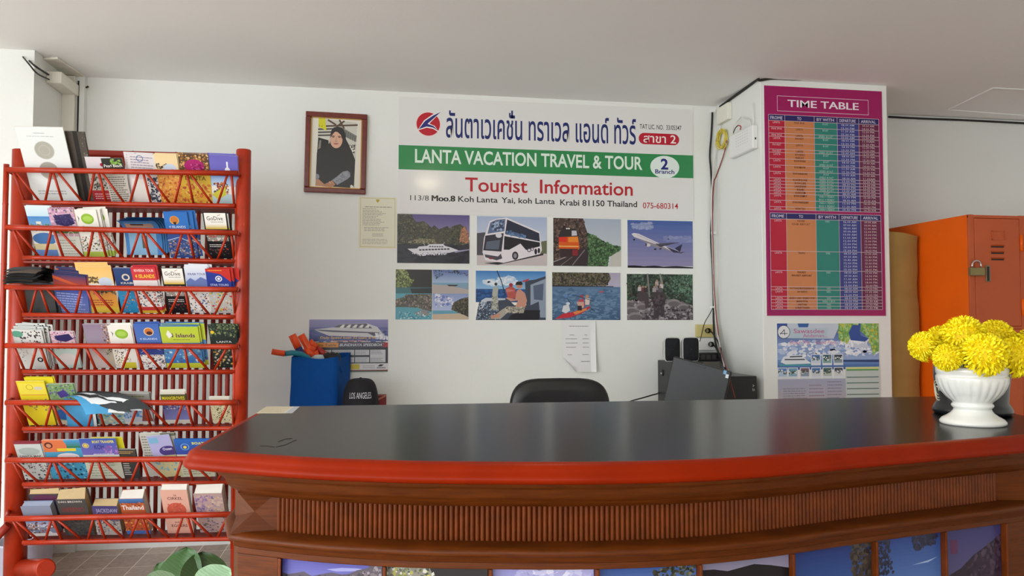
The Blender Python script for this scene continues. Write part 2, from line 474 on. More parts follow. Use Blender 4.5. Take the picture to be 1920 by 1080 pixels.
# outward is on the right-hand side of the direction of travel (back left -> front -> back right)
TOP = [Vector((-0.300, 2.405)), Vector((-0.345, 1.640))] + [Vector((x, fy(x))) for x in xs[1:]] + [Vector((1.80, 2.365))]
TOPF = fillet(TOP, 0.03)
counter = thing('reception_counter', 'long bow-fronted wooden reception counter with dark top, red edge and photo panels', 'counter', (0, 0, 0))
mb = MB()
pl = [(p.x, p.y) for p in TOPF]
mb.prism(pl, 0.966, 1.0)
mb.build('countertop', m_lam, counter)
def sweep(path, prof, smooth=True):
    rows = [[(p.x, p.y, z) for p in offs(path, d)] for d, z in prof]
    return MB().strip(rows, 0, smooth)
sweep(TOPF, [(-0.002,1.0),(0.004,1.0005),(0.012,0.998),(0.018,0.994),(0.021,0.988),(0.0225,0.984),(0.026,0.981),(0.029,0.976),(0.0295,0.971),(0.026,0.966),(0.016,0.963),(-0.03,0.963)]).build('edge_moulding', m_edge, counter)
# body
def cy(x): return fy(x) + 0.030
CL, CR = -0.262, 1.475
bx = [CL + (CR-CL)*i/60 for i in range(61)]
BODY = [Vector((-0.272, 2.36)), Vector((-0.290, 1.75)), Vector((CL, cy(CL)+0.004))] + [Vector((x, cy(x))) for x in bx[1:]] + [Vector((1.70, 2.33))]
sweep(BODY, [(0.040,0.964),(0.038,0.957),(0.030,0.953),(0.026,0.948),(0.022,0.938),(0.014,0.930),(0.002,0.922),(-0.002,0.9145),(-0.06,0.9145)]).build('cornice', m_wood, counter)
sweep(BODY, [(-0.06,0.846),(0.004,0.845),(0.016,0.841),(0.020,0.835),(0.014,0.829),(0.008,0.826),(0.008,0.818),(0.002,0.815),(-0.02,0.815)]).build('ledge', m_wood, counter)
# fluted frieze
XA, XB = -0.188, 1.372
FRZ = [Vector((XA + (XB-XA)*i/120, cy(XA + (XB-XA)*i/120) + 0.034)) for i in range(121)]
L = [0]
for a, b in zip(FRZ, FRZ[1:]): L.append(L[-1] + (b-a).length)
def atL(s):
    for i in range(len(L)-1):
        if s <= L[i+1]:
            k = (s-L[i])/(L[i+1]-L[i]); d = (FRZ[i+1]-FRZ[i]).normalized()
            return FRZ[i]*(1-k)+FRZ[i+1]*k, Vector((d.y, -d.x))
    return FRZ[-1], Vector((0, -1))
NF = 168; pitch = L[-1]/NF; rows_t = []; 
for i in range(NF):
    for k in range(7):
        a = math.pi*k/7 if k else 0.0
        s = i*pitch + pitch*(0.5 - 0.42*math.cos(a)) if k else i*pitch
        p, n = atL(min(s, L[-1]-1e-6)); d = 0.0045*math.sin(a) if k else -0.001
        rows_t.append(p + n*d)
mb = MB(); mb.strip([[(p.x, p.y, 0.9145) for p in rows_t], [(p.x, p.y, 0.845) for p in rows_t]])
mb.build('fluted_frieze', m_flute, counter)
# pinched corner blocks at both ends of the frieze
for s_, xe, xf in ((1, CL, XA), (-1, CR, XB)):
    y0 = cy(xe); yf = cy(xf) + 0.036
    T = (xe, y0, 0.918); Bm = (xe - s_*0.012, y0 - 0.012, 0.843); Pp = (xe + s_*0.030, y0 + (0.004 if s_ > 0 else -0.004), 0.880)
    Bt = (xf, yf, 0.918); C = (xf, yf, 0.843)
    TL = (xe - s_*0.027, y0 + 0.13, 0.918); BL = (xe - s_*0.027, y0 + 0.13, 0.843)
    mb = MB(); mb.add([T, Bm, Pp, Bt, C, TL, BL], [(0,2,3),(3,2,4),(4,2,1),(0,5,2),(5,6,2),(6,1,2),(0,3,5),(1,6,4),(3,4,6,5)])
    mb.build('corner_block', m_wood, counter)
# solid body behind (sides), posts, rails, photo panels, mullions
inner = offs(BODY, -0.045)
mb = MB(); mb.prism([(p.x, p.y) for p in inner], 0.0, 0.963); mb.build('carcass', m_wood, counter)
sweep(BODY[:3], [(0.0,0.0),(0.0,0.815)], False).build('side_panel', m_wood, counter)
sweep(BODY[-2:], [(0.0,0.0),(0.0,0.815)], False).build('side_panel', m_wood, counter)
def xat(px):
    best = min((abs(ray(px, 1060).x/ray(px, 1060).y - x/cy(x)), x) for x in [CL + (CR-CL)*i/4000 for i in range(4001)])
    return best[1]
cuts = [xat(p) for p in (524, 721, 920, 1121, 1314, 1488, 1644, 1774, 1888)]
ZA, ZB = 0.56, 0.803
def arc(x0, x1, d, n=8): return [Vector((x0+(x1-x0)*i/n, cy(x0+(x1-x0)*i/n) + d)) for i in range(n+1)]
def rib(name, x0, x1, z0, z1, d0, m, n=8):
    f = arc(x0, x1, -d0, n); b = arc(x0, x1, 0.028, n)
    return MB().prism([(p.x, p.y) for p in f] + [(p.x, p.y) for p in reversed(b)], z0, z1).build(name, m, counter, bevel=0.002)
rib('top_rail', CL, CR, ZB, 0.816, 0.002, m_wood, 60)
rib('bottom_rail', CL, CR, 0.0, ZA, 0.002, m_wood, 60)
rib('corner_post', CL, cuts[0]-0.003, ZA, ZB, 0.0, m_wood)
rib('corner_post', cuts[-1]+0.003, CR, ZA, ZB, 0.0, m_wood)
for i, c in enumerate(cuts):
    w = 0.006
    rib('mullion', c-w/2, c+w/2, ZA, ZB, 0.004, m_flute, 2)
def photo(i, fn, label):
    x0, x1 = cuts[i]+0.004, cuts[i+1]-0.004
    a, b = Vector((x0, cy(x0)+0.012, 0)), Vector((x1, cy(x1)+0.012, 0))
    p = Print((b-a).length, ZB-ZA, 0.008, '#2b2b33'); fn(p)
    o = p.obj('photo_panel', frame_M((a.x, a.y, ZA), b-a, (0,0,1)), M_GLOSS, counter); o['label'] = label
# only the uppermost strip of each panel is in the picture
def ph1(p):
    p.grad(0,0,1,0.5,'#4d4a98','#8b8fc4'); p.poly([(0.45,0.07),(0.6,0.05),(0.75,0.045),(0.88,0.05),(0.7,0.07),(0.55,0.08)],'#8f8fc0')
    p.poly([(0,1),(0,0.12),(0.06,0.13),(0.15,0.115),(0.22,0.1),(0.3,0.13),(0.4,0.11),(0.5,0.09),(0.6,0.1),(0.68,0.09),(0.75,0.06),(0.86,0.035),(0.9,0.0),(1,0),(1,1)],'#4e4652')
    p.noise([(0.65,0.11),(0.88,0.03),(1,0.02),(1,0.6),(0.6,0.6)],['#8a7f86','#3a3338','#6d6268','#534a52'],160,0.03,3)
    p.noise([(0,0.14),(0.6,0.12),(0.6,0.6),(0,0.6)],['#2d2c38','#3c3a48','#25303a'],100,0.03,4); p.rect(0,0.6,1,1,'#2f6f86')
def ph2(p):
    p.rect(0,0,1,1,'#1c1518'); rg=[(0,0),(0.42,0),(0.45,0.05),(0.52,0.12),(0.55,0.3),(0.4,0.8),(0,0.8)]
    p.poly(rg,'#7f7a70'); p.noise(rg,['#a8a24a','#5c5a52','#8c8e7a','#c6c6b8','#3e463c','#6f7a38'],220,0.035,5)
def ph3(p):
    p.grad(0,0,1,1,'#8d8ac0','#7a86b4'); rg=[(0.3,0),(1,0),(1,0.3),(0.1,0.3)]
    p.noise(rg,['#b9b6d6','#cfccdf','#a5a2cc','#9d9ac6'],120,0.06,6,1.6); p.poly([(0,1),(0,0.6),(0.5,0.5),(1,0.6),(1,1)],'#2f4a3a')
def ph4(p):
    p.grad(0,0,1,0.7,'#33508f','#8fb0d8'); rg=[(0.55,0.05),(0.75,0.01),(1,0),(1,0.5),(0.6,0.5)]
    p.noise(rg,['#2c2f22','#3c3a2a','#1f2018','#4f5540','#6d6a55'],240,0.03,7); p.rect(0,0.7,1,1,'#356a6a')
def ph5(p):
    p.grad(0,0,1,0.4,'#7d7890','#a79fae'); p.poly([(0,1),(0,0.06),(0.15,0.065),(0.3,0.09),(0.45,0.075),(0.6,0.06),(0.8,0.085),(1,0.12),(1,1)],'#1a171b')
def ph6(p):
    p.grad(0,0,1,0.7,'#1c2f6d','#3f6ba8'); p.noise([(0.72,0),(1,0),(1,0.6),(0.78,0.6)],['#2c2724','#3c342c','#4b433a'],160,0.04,8)
def ph7(p):
    p.grad(0,0,1,0.7,'#27407f','#5f82b8'); p.noise([(0.0,0.02),(0.22,0.02),(0.28,0.3),(0.0,0.3)],['#27283c','#2e3346','#1f2436'],70,0.035,9)
    p.noise([(0.55,0),(0.95,0),(0.95,0.1),(0.6,0.14)],['#27283c','#33324a','#1f2436'],60,0.04,10); p.poly([(0.55,0.26),(0.8,0.24),(0.95,0.22),(0.8,0.255)],'#9aaed0')
def ph8(p):
    p.grad(0,0,1,0.6,'#363466','#5a5478'); p.poly([(0,1),(0,0.42),(0.3,0.35),(0.5,0.26),(0.8,0.17),(1,0.1),(1,1)],'#2c2030')
    p.noise([(0.45,0.3),(1,0.1),(1,0.6),(0.3,0.6)],['#3a2a3c','#241a28','#4a3a4c'],90,0.05,11); p.rect(0.12,0.1,0.24,0.22,'#5a2c50')
for i, (f, l) in enumerate(((ph1,'photo panel of limestone cliffs under violet sky'),(ph2,'photo panel of a mossy rock beside a dark cave'),(ph3,'photo panel of mauve clouds'),
    (ph4,'photo panel of blue sky with a leafy tree at right'),(ph5,'photo panel of a black hill under grey sky'),(ph6,'photo panel of deep blue sky beside bark'),(ph7,'photo panel of hanging branches on blue'),(ph8,'photo panel of a dark slope in violet dusk'))): photo(i, f, l)
# worn scratch on the counter top
mb = MB()
for pts in (((487,836),(500,836),(515,838)),((517,838),(535,834),(552,826),(556,825)),((522,828),(535,823),(548,822))):
    mb.tube([U(x, y, 2, 1.0003) for x, y in pts], 0.0005, 4)
finish(mb.build('worn_scratch', mat('dark_scratch', '#2a2826', 0.6), counter, normals=False))
# ------------------------------------------------------------------ prints on the back wall
def wall_print(name, x0, y0, x1, y1, label, cat, fn, group=None, plane=None, t=0.003, board='#f4f2ec', m=None, rot=0.0):
    """flat sheet on a y = const plane; pixel corners (x0,y0) top left, (x1,y1) bottom right"""
    pl = W_WALL if plane is None else plane
    a, b = U(x0, y0, 1, pl), U(x1, y1, 1, pl)
    c = U(x1, y0, 1, pl)
    w, h = b.x - a.x, a.z - U(x0, y1, 1, pl).z
    p = Print(w, h, t, board)
    def F(px, py):
        q = U(px, py, 1, pl); return ((q.x - a.x) / w, (a.z - q.z) / h)
    p.F = F
    fn(p)
    M = Matrix.Translation((a.x, pl - t - 0.0005, a.z - h)) @ Matrix.Rotation(rot, 4, 'Y')
    o = p.obj(name, M, m or M_SATIN)
    return finish(o, label, cat, group)
def T(p, s, xl, xr, yl, hpx, c, bold=0.0, slant=0.0, res=3):
    """lettering between two pixel columns, baseline pixel at the left end, capital height in pixels"""
    f0 = p.F(xl, yl); f1 = p.F(xr, yl); f2 = p.F(xl, yl - hpx)
    p.text(s, f0[0], f0[1], f0[1] - f2[1], c, width=f1[0] - f0[0], bold=bold, slant=slant, res=res)

def sign(p):
    F = p.F
    gl = F(748, 272)[1]; gb = F(748, 317.5)[1]
    p.rect(0, gl, 1, gb, '#2f8a4f')
    c = F(803, 233); rx = F(825, 233)[0] - c[0]
    p.ell(c[0], c[1], rx*1.06, 0, '#f2dcd8', 40, round_=True); p.ell(c[0], c[1], rx, 0, '#c1162c', 40, round_=True)
    sw = [(826.7,210),(812,217),(797,227),(785,242.5),(800,237.5),(812,239.5),(822.5,246),(813,237),(801.5,232.5)]
    cx, cy_ = 803, 232
    p.poly([F(*q) for q in ((829,208),(811,215),(795,226),(782.5,245),(800,239.8),(812,242),(824,249),(815,236.5),(805,232))], '#f4efee')
    p.poly([F(*q) for q in sw], '#26267a')
    T(p, 'ลันตาเวเคชั่น ทราเวล แอนด์ ทัวร์', 836, 1192, 257, 44, '#1b2a6b', bold=0.012, res=4)
    T(p, 'TAT LIC. NO.  33/05347', 1199, 1277, 241.5, 8.5, '#141416', bold=0.006)
    a, b = F(1197, 249), F(1273, 273); hh = (b[1] - a[1])/2; r = hh*p.h/p.w
    p.rect(a[0]+r, a[1], b[0]-r, b[1], '#bd1630'); p.ell(a[0]+r, a[1]+hh, r, hh, '#bd1630', 24); p.ell(b[0]-r, a[1]+hh, r, hh, '#bd1630', 24)
    T(p, 'สาขา 2', 1206, 1267, 267, 15, '#f6e9e6', bold=0.012)
    T(p, 'LANTA VACATION TRAVEL & TOUR', 778, 1204, 304.5, 24.5, '#e4f2e6', bold=0.02, res=4)
    c = F(1246, 313.5); p.ell(c[0], c[1], F(1273, 313)[0]-c[0], F(1246, 334.5)[1]-c[1], '#e6f0ea', 40)
    T(p, '2', 1238.5, 1252.5, 317.3, 19, '#20287a', bold=0.03)
    T(p, 'Branch', 1228, 1264, 325.3, 7.6, '#20287a', bold=0.02)
    T(p, 'Tourist  Information', 872, 1186, 358.5, 25.5, '#b91f2c', bold=0.013, res=4)
    T(p, '113/8', 769, 804, 375.5, 9.5, '#222226')
    for k in (0, 0.5, 1.0, 1.5): T(p, 'Moo.8', 809+k, 852+k, 377, 10.8, '#1a1a1e')
    T(p, 'Koh', 859, 888, 378.3, 10.3, '#222226', bold=0.012)
    T(p, 'Lanta', 894, 933, 379.3, 10.3, '#222226', bold=0.012)
    T(p, 'Yai, koh Lanta', 940, 1040, 380.5, 10.3, '#222226', bold=0.012)
    T(p, 'Krabi 81150 Thailand', 1050, 1194, 385, 10.8, '#222226', bold=0.014)
    T(p, '075-680314', 1205, 1271, 390.5, 10.5, '#b91f2c', bold=0.006)
wall_print('wall_sign', 748, 181, 1300, 400, 'wide white shop sign with green band and red round logo on the back wall', 'sign', sign, t=0.004, board='#e6e4e2', m=M_SIGN)

def ph_ship(p):
    p.grad(0,0,1,0.45,'#5a4f86','#8a7fa8'); p.rect(0,0.58,1,1,'#25242c')
    hills = [(0,0),(0.2,0),(0.22,0.1),(0.27,0.16),(0.36,0.14),(0.42,0.2),(0.47,0.27),(0.51,0.22),(0.57,0.3),(0.63,0.27),(0.68,0.23),(0.72,0.28),(0.78,0.22),(0.86,0.19),(0.94,0.24),(0.98,0.35),(1,0.55),(1,0.62),(0,0.62)]
    p.poly(hills, '#47473c'); p.noise(hills, ['#565446','#3a3a30','#68644e','#4c4438','#2c2d27'], 320, 0.022, 1)
    p.poly([(0.86,0.55),(0.88,0.3),(0.93,0.23),(0.98,0.35),(0.99,0.58)], '#9a6a50'); p.noise([(0.86,0.55),(0.88,0.3),(0.93,0.23),(0.98,0.35),(0.99,0.58)], ['#b07a58','#7c5544','#c08c6a'], 60, 0.015, 2)
    p.noise([(0.1,0.58),(0.3,0.5),(0.5,0.5),(0.55,0.6)], ['#8f8766','#a59a78','#777056'], 60, 0.015, 3)
    p.rect(0,0.62,1,1,'#26252e'); p.noise([(0,0.63),(1,0.63),(1,1),(0,1)], ['#2e2d38','#1f1e27'], 90, 0.05, 4, 2.5)
    p.poly([(0.78,0.74),(1,0.7),(1,0.72),(0.8,0.78)], '#9a94b4')
    p.poly([(0.14,0.71),(0.27,0.7),(0.3,0.66),(0.41,0.645),(0.44,0.61),(0.63,0.6),(0.66,0.64),(0.74,0.67),(0.85,0.73),(0.72,0.78),(0.34,0.83),(0.22,0.79)], '#dcdae0')
    for k in range(10): p.rect(0.3+k*0.043,0.715-k*0.003,0.333+k*0.043,0.745-k*0.003,'#3a3848')
    for k in range(6): p.rect(0.44+k*0.034,0.645,0.464+k*0.034,0.67,'#4a485a')
    p.noise([(0.2,0.8),(0.7,0.77),(0.66,0.82),(0.3,0.85)], ['#f0eef2','#b6b3c6'], 40, 0.015, 5)
    p.line([(0.38,0.64),(0.36,0.58)], 0.006, '#c8c4cc'); p.line([(0.64,0.6),(0.65,0.56)], 0.006, '#c8c4cc')
def ph_bus(p):
    p.grad(0,0,1,0.6,'#a9b8d4','#c9cedd'); p.rect(0,0.6,1,1,'#c9bdbd'); p.poly([(0,0.35),(0.12,0.33),(0.14,0.8),(0,0.8)],'#4c4a52')
    p.poly([(0.92,0.5),(1,0.48),(1,0.75),(0.9,0.75)], '#6a6f52')
    p.poly([(0.1,0.96),(0.3,0.99),(0.95,0.78),(0.95,0.74),(0.4,0.92)], '#2c272c')
    p.poly([(0.1,0.45),(0.18,0.1),(0.28,0.05),(0.42,0.02),(0.9,0.3),(0.93,0.68),(0.9,0.76),(0.38,0.95),(0.12,0.9),(0.08,0.74)], '#e7dfe4')
    p.poly([(0.15,0.36),(0.19,0.13),(0.28,0.07),(0.405,0.05),(0.39,0.3)], '#5d6f92'); p.noise([(0.2,0.3),(0.22,0.12),(0.38,0.08),(0.37,0.27)], ['#a3b3cc','#7e90b4','#3c4660'], 40, 0.03, 2)
    p.poly([(0.43,0.06),(0.89,0.33),(0.9,0.5),(0.4,0.36)], '#2b2f42'); p.noise([(0.44,0.28),(0.7,0.38),(0.7,0.44),(0.42,0.36)], ['#6688b0','#4d688c'], 30, 0.025, 3)
    p.poly([(0.12,0.4),(0.38,0.34),(0.35,0.72),(0.09,0.7)], '#30303c'); p.poly([(0.14,0.52),(0.33,0.48),(0.31,0.68),(0.12,0.67)], '#5a6474')
    p.poly([(0.39,0.4),(0.9,0.52),(0.9,0.6),(0.7,0.68),(0.62,0.55),(0.46,0.68),(0.38,0.68)], '#221f26')
    p.ell(0.31,0.39,0.045,0.05,'#d9d6de'); p.ell(0.545,0.8,0.045,0.085,'#2a262c'); p.ell(0.545,0.8,0.025,0.05,'#8a8590')
    p.ell(0.84,0.71,0.02,0.06,'#2a262c'); p.ell(0.885,0.69,0.018,0.055,'#2a262c')
    p.poly([(0.11,0.78),(0.3,0.82),(0.34,0.76),(0.36,0.86),(0.28,0.9),(0.12,0.84)], '#4a4650'); p.ell(0.2,0.86,0.03,0.02,'#8c2f3c')
    p.ring(0.745,0.68,0.03,'#4a4454',0.4); p.ring(0.79,0.66,0.025,'#6a6474',0.4)
def ph_train(p):
    p.grad(0,0,1,1,'#aab4c4','#ccd0d2'); rock = [(0,0),(0.44,0),(0.46,0.12),(0.5,0.3),(0.55,0.5),(0.55,1),(0,1)]
    p.poly(rock, '#4c3c38'); p.noise(rock, ['#6b564e','#3a2d2b','#5b4a44','#80685c','#2c2222'], 240, 0.03, 2)
    veg = [(0.5,0.3),(0.6,0.35),(0.75,0.48),(0.88,0.55),(1,0.58),(1,0.64),(0.92,0.72),(0.82,0.8),(0.8,1),(0.5,1)]
    p.poly(veg, '#3f5a3c'); p.noise(veg, ['#4c7046','#2f4730','#6a8c5c','#56784c','#283b2a'], 220, 0.028, 3)
    p.poly([(0.85,0.78),(1,0.66),(1,1),(0.82,1)], '#c6c2ba')
    p.poly([(0,1),(0,0.9),(0.3,0.72),(0.45,0.6),(0.52,0.7),(0.5,1)], '#3a2f33'); p.line([(0,0.92),(0.24,0.78)],0.012,'#a59a9c'); p.line([(0.28,0.98),(0.46,0.66)],0.012,'#8a8084'); p.line([(0.1,1),(0.36,0.72)],0.01,'#77696e')
    p.poly([(0.07,0.42),(0.1,0.28),(0.16,0.22),(0.32,0.22),(0.37,0.3),(0.37,0.42)], '#2e2a2c'); p.poly([(0.27,0.26),(0.34,0.26),(0.35,0.36),(0.27,0.37)], '#c9c6d0')
    p.poly([(0.08,0.4),(0.36,0.38),(0.385,0.6),(0.37,0.66),(0.08,0.64)], '#d85a1c'); p.poly([(0.08,0.4),(0.2,0.395),(0.2,0.5),(0.08,0.5)], '#d93320'); p.poly([(0.22,0.4),(0.36,0.38),(0.37,0.5),(0.22,0.5)], '#e88a2c'); p.rect(0.08,0.58,0.37,0.6,'#e8c06a')
    p.poly([(0.1,0.64),(0.36,0.64),(0.38,0.8),(0.1,0.82)], '#3a2a2c'); p.rect(0.28,0.66,0.36,0.78,'#8a2430'); p.ell(0.2,0.22,0.012,0.015,'#f4f0e8'); p.ell(0.23,0.22,0.012,0.015,'#f4f0e8')
def ph_plane(p):
    p.grad(0,0,1,0.96,'#4a64a4','#9089ae',10)
    p.noise([(0.05,0.08),(0.35,0.05),(0.4,0.18),(0.1,0.18)], ['#8794bc','#9aa3c6'], 30, 0.035, 1, 1.8); p.noise([(0.55,0.35),(0.95,0.33),(1,0.45),(0.6,0.42)], ['#7f86b4','#8e92bc'], 40, 0.04, 2, 2)
    p.poly([(0,1),(0,0.955),(0.1,0.95),(0.25,0.965),(0.4,0.95),(0.55,0.968),(0.75,0.955),(1,0.975),(1,1)], '#1b1a22')
    p.poly([(0.06,0.29),(0.1,0.27),(0.17,0.285),(0.5,0.49),(0.82,0.66),(0.84,0.68),(0.74,0.675),(0.4,0.55),(0.1,0.355)], '#d9d4d8')
    p.poly([(0.1,0.355),(0.4,0.55),(0.74,0.675),(0.5,0.53)], '#8f8890'); p.poly([(0.58,0.54),(0.8,0.655),(0.83,0.68),(0.7,0.67)], '#3a3654')
    p.poly([(0.42,0.49),(0.62,0.47),(0.82,0.445),(0.6,0.52),(0.5,0.56)], '#4c4858'); p.poly([(0.72,0.58),(0.83,0.49),(0.835,0.5),(0.8,0.66)], '#34304c'); p.poly([(0.76,0.67),(0.88,0.645),(0.82,0.69)], '#55506a')
    p.ell(0.31,0.52,0.04,0.035,'#cfc8cc'); p.ell(0.282,0.515,0.012,0.03,'#3a3648'); p.ell(0.1,0.41,0.015,0.02,'#2c2834'); p.ell(0.42,0.605,0.02,0.018,'#2c2834'); p.ell(0.5,0.595,0.02,0.016,'#2c2834')
    p.line([(0.14,0.305),(0.48,0.505)],0.004,'#6d7498')
def ph_caves(p):
    p.rect(0,0,1,1,'#8aa0b8')
    p.rect(0,0,0.5,0.48,'#2c2a26'); g = [(0,0),(0.14,0),(0.2,0.2),(0.25,0.2),(0.19,0.36),(0,0.38)]
    p.poly(g,'#5e6a3c'); p.noise(g,['#7c8a48','#3f4a2a','#a2a66c','#55602f'],80,0.025,1); p.rect(0,0.36,0.5,0.48,'#3f6e74'); p.poly([(0.2,0.38),(0.5,0.37),(0.5,0.48),(0.22,0.48)],'#2a3030')
    p.grad(0.5,0,1,0.28,'#5a6ea6','#a8bcd8'); p.noise([(0.52,0),(0.8,0),(1,0.06),(1,0.12),(0.7,0.05),(0.55,0.2)],['#2f3a3a','#5f6e9a'],40,0.02,2); p.rect(0.5,0.26,1,0.34,'#7fa3b8'); p.poly([(0.5,0.3),(0.75,0.32),(1,0.4),(1,0.48),(0.5,0.48)],'#b5aaa4'); p.poly([(0.7,0.3),(0.86,0.3),(0.83,0.33),(0.73,0.33)],'#2c2a2c')
    p.rect(0,0.48,0.5,1,'#5ba0b0'); r = [(0,0.6),(0.1,0.56),(0.15,0.5),(0.5,0.49),(0.5,0.84),(0.36,0.8),(0.3,0.76),(0,0.75)]
    p.poly(r,'#5e5550'); p.noise(r,['#7d716a','#3f3a34','#988a80','#4f5a3a'],110,0.022,3); p.poly([(0.25,0.88),(0.32,0.83),(0.42,0.81),(0.48,0.9),(0.35,0.94)],'#8f8680'); p.noise([(0.05,0.85),(0.5,0.85),(0.5,0.99),(0.05,0.99)],['#79b8c0','#2f7f96','#c6d6d8'],40,0.018,4)
    p.grad(0.5,0.48,1,0.84,'#8d9cc8','#b5bede'); p.noise([(0.55,0.5),(0.8,0.55),(0.8,0.7),(0.55,0.75)],['#dcdde8','#6d7cbc','#a7aed4'],40,0.04,5); p.rect(0.5,0.82,1,0.88,'#62a0b4'); p.poly([(0.5,0.9),(1,0.87),(1,1),(0.5,1)],'#c9b49a')
    v = [(0.76,0.8),(0.8,0.66),(0.9,0.58),(1,0.55),(1,0.95),(0.86,0.86)]
    p.poly(v,'#3a3830'); p.noise(v,['#55503f','#2a2a24','#6d6450'],60,0.02,6); p.rect(0.497,0,0.503,1,'#dfe0e0')
def ph_fish(p):
    p.grad(0,0,1,0.38,'#3f7fc0','#8fbadc'); p.noise([(0.1,0.22),(0.5,0.1),(0.62,0.25),(0.2,0.3)],['#cfdcea','#b4cde4','#e2e8ee'],60,0.035,1,1.5); p.rect(0,0.37,0.75,0.64,'#25508a')
    p.noise([(0,0.4),(0.4,0.4),(0.4,0.6),(0,0.6)],['#1f4478','#2f5f9c'],40,0.03,2,2)
    p.poly([(0,1),(0.05,0.62),(0.15,0.55),(0.45,0.57),(0.55,0.7),(0.72,0.7),(0.7,0.2),(0.85,0.17),(1,0.1),(1,1)],'#3f4656'); p.poly([(0.78,0.28),(1,0.15),(1,0.95),(0.92,0.95),(0.9,0.62),(0.78,0.7)],'#8f9cae'); p.poly([(0.82,0.3),(0.97,0.25),(0.96,0.6),(0.83,0.58)],'#56637a')
    p.poly([(0.08,0.6),(0.14,0.55),(0.42,0.56),(0.42,0.59),(0.16,0.62),(0.1,0.76),(0.04,0.8)],'#c3cad2'); p.noise([(0.05,0.65),(0.3,0.62),(0.35,1),(0,1)],['#7890ac','#2c3442','#566880','#b0bccb'],90,0.02,3)
    p.poly([(0.7,0.8),(0.92,0.8),(0.9,1),(0.45,1),(0.5,0.9)],'#1d1c24')
    p.poly([(0.24,0.37),(0.28,0.3),(0.32,0.36),(0.31,0.5),(0.32,0.8),(0.22,0.8),(0.23,0.5)],'#b0b0a6'); p.ell(0.285,0.27,0.022,0.032,'#3a3f44'); p.noise([(0.23,0.5),(0.31,0.5),(0.32,0.8),(0.22,0.8)],['#6a6c5a','#8d8e7c','#d0cec2'],30,0.014,4)
    p.poly([(0.42,0.36),(0.5,0.3),(0.56,0.36),(0.58,0.55),(0.46,0.58)],'#b5544c'); p.ell(0.5,0.285,0.028,0.038,'#a03038'); p.poly([(0.42,0.39),(0.46,0.36),(0.56,0.4),(0.44,0.44)],'#c9786c')
    p.poly([(0.58,0.4),(0.63,0.37),(0.7,0.45),(0.73,0.6),(0.7,0.76),(0.56,0.74),(0.6,0.6),(0.5,0.62),(0.42,0.55),(0.45,0.54),(0.56,0.58)],'#c9917c'); p.ell(0.62,0.3,0.045,0.055,'#c08a74'); p.poly([(0.56,0.28),(0.58,0.22),(0.65,0.21),(0.67,0.27),(0.64,0.29)],'#20191a')
    p.poly([(0.45,0.72),(0.7,0.74),(0.68,0.86),(0.45,0.85),(0.35,0.98),(0.2,0.98),(0.36,0.8)],'#a9a597'); p.noise([(0.45,0.72),(0.7,0.74),(0.68,0.86),(0.4,0.86)],['#5c584c','#87836f','#cfc9ba'],50,0.016,5); p.poly([(0.2,0.92),(0.35,0.86),(0.34,0.94),(0.22,0.97)],'#c58d78')
    p.line([(0.3,0.0),(0.36,0.2),(0.42,0.5)],0.012,'#26262c'); p.poly([(0.66,0.2),(0.76,0.15),(0.75,0.2),(0.67,0.23)],'#b34452')
def ph_kayak(p):
    p.grad(0,0,1,0.3,'#aea4ba','#b7b0c4'); p.grad(0,0.3,1,1,'#5b7a9c','#3f5a7a')
    v = [(0,0),(0.83,0),(0.86,0.12),(0.8,0.27),(0,0.29)]
    p.poly(v,'#4e4b3a'); p.noise(v,['#5f5f40','#3a372c','#6e6450','#7a6a66','#2d2b24'],220,0.025,1); p.poly([(0,0.27),(0.9,0.285),(0.9,0.3),(0,0.3)],'#2c2b30')
    p.noise([(0,0.35),(1,0.35),(1,1),(0,1)],['#5f7f9f','#48688a','#6a88a6'],140,0.03,2,2.2)
    p.poly([(0.04,0.98),(0.15,0.87),(0.3,0.83),(0.48,0.75),(0.55,0.7),(0.55,0.75),(0.42,0.87),(0.25,0.95)],'#c2303c'); p.poly([(0.3,0.84),(0.5,0.75),(0.5,0.79),(0.34,0.89)],'#d9884a')
    p.poly([(0.16,0.7),(0.24,0.67),(0.26,0.8),(0.2,0.86),(0.14,0.82)],'#d6d6da'); p.ell(0.23,0.655,0.03,0.03,'#cdd4de'); p.poly([(0.38,0.58),(0.45,0.55),(0.48,0.7),(0.4,0.74)],'#c04a5a'); p.ell(0.43,0.5,0.025,0.03,'#a23a48')
    p.poly([(0.36,0.62),(0.46,0.62),(0.46,0.74),(0.38,0.76)],'#c9a08e'); p.ell(0.51,0.5,0.022,0.03,'#d08a5a'); p.poly([(0.48,0.53),(0.55,0.55),(0.54,0.68),(0.48,0.68)],'#d8c2b8'); p.rect(0.37,0.7,0.43,0.8,'#2d2630')
    p.line([(0.19,0.48),(0.27,0.66)],0.01,'#2d3f60'); p.ell(0.2,0.5,0.025,0.035,'#5f86b8'); p.line([(0.3,0.47),(0.6,0.6)],0.008,'#26303e'); p.ell(0.31,0.485,0.025,0.02,'#3a5a94'); p.line([(0.55,0.74),(0.62,0.82)],0.01,'#22344e'); p.poly([(0.68,0.39),(0.76,0.39),(0.74,0.42),(0.69,0.42)],'#b05a58')
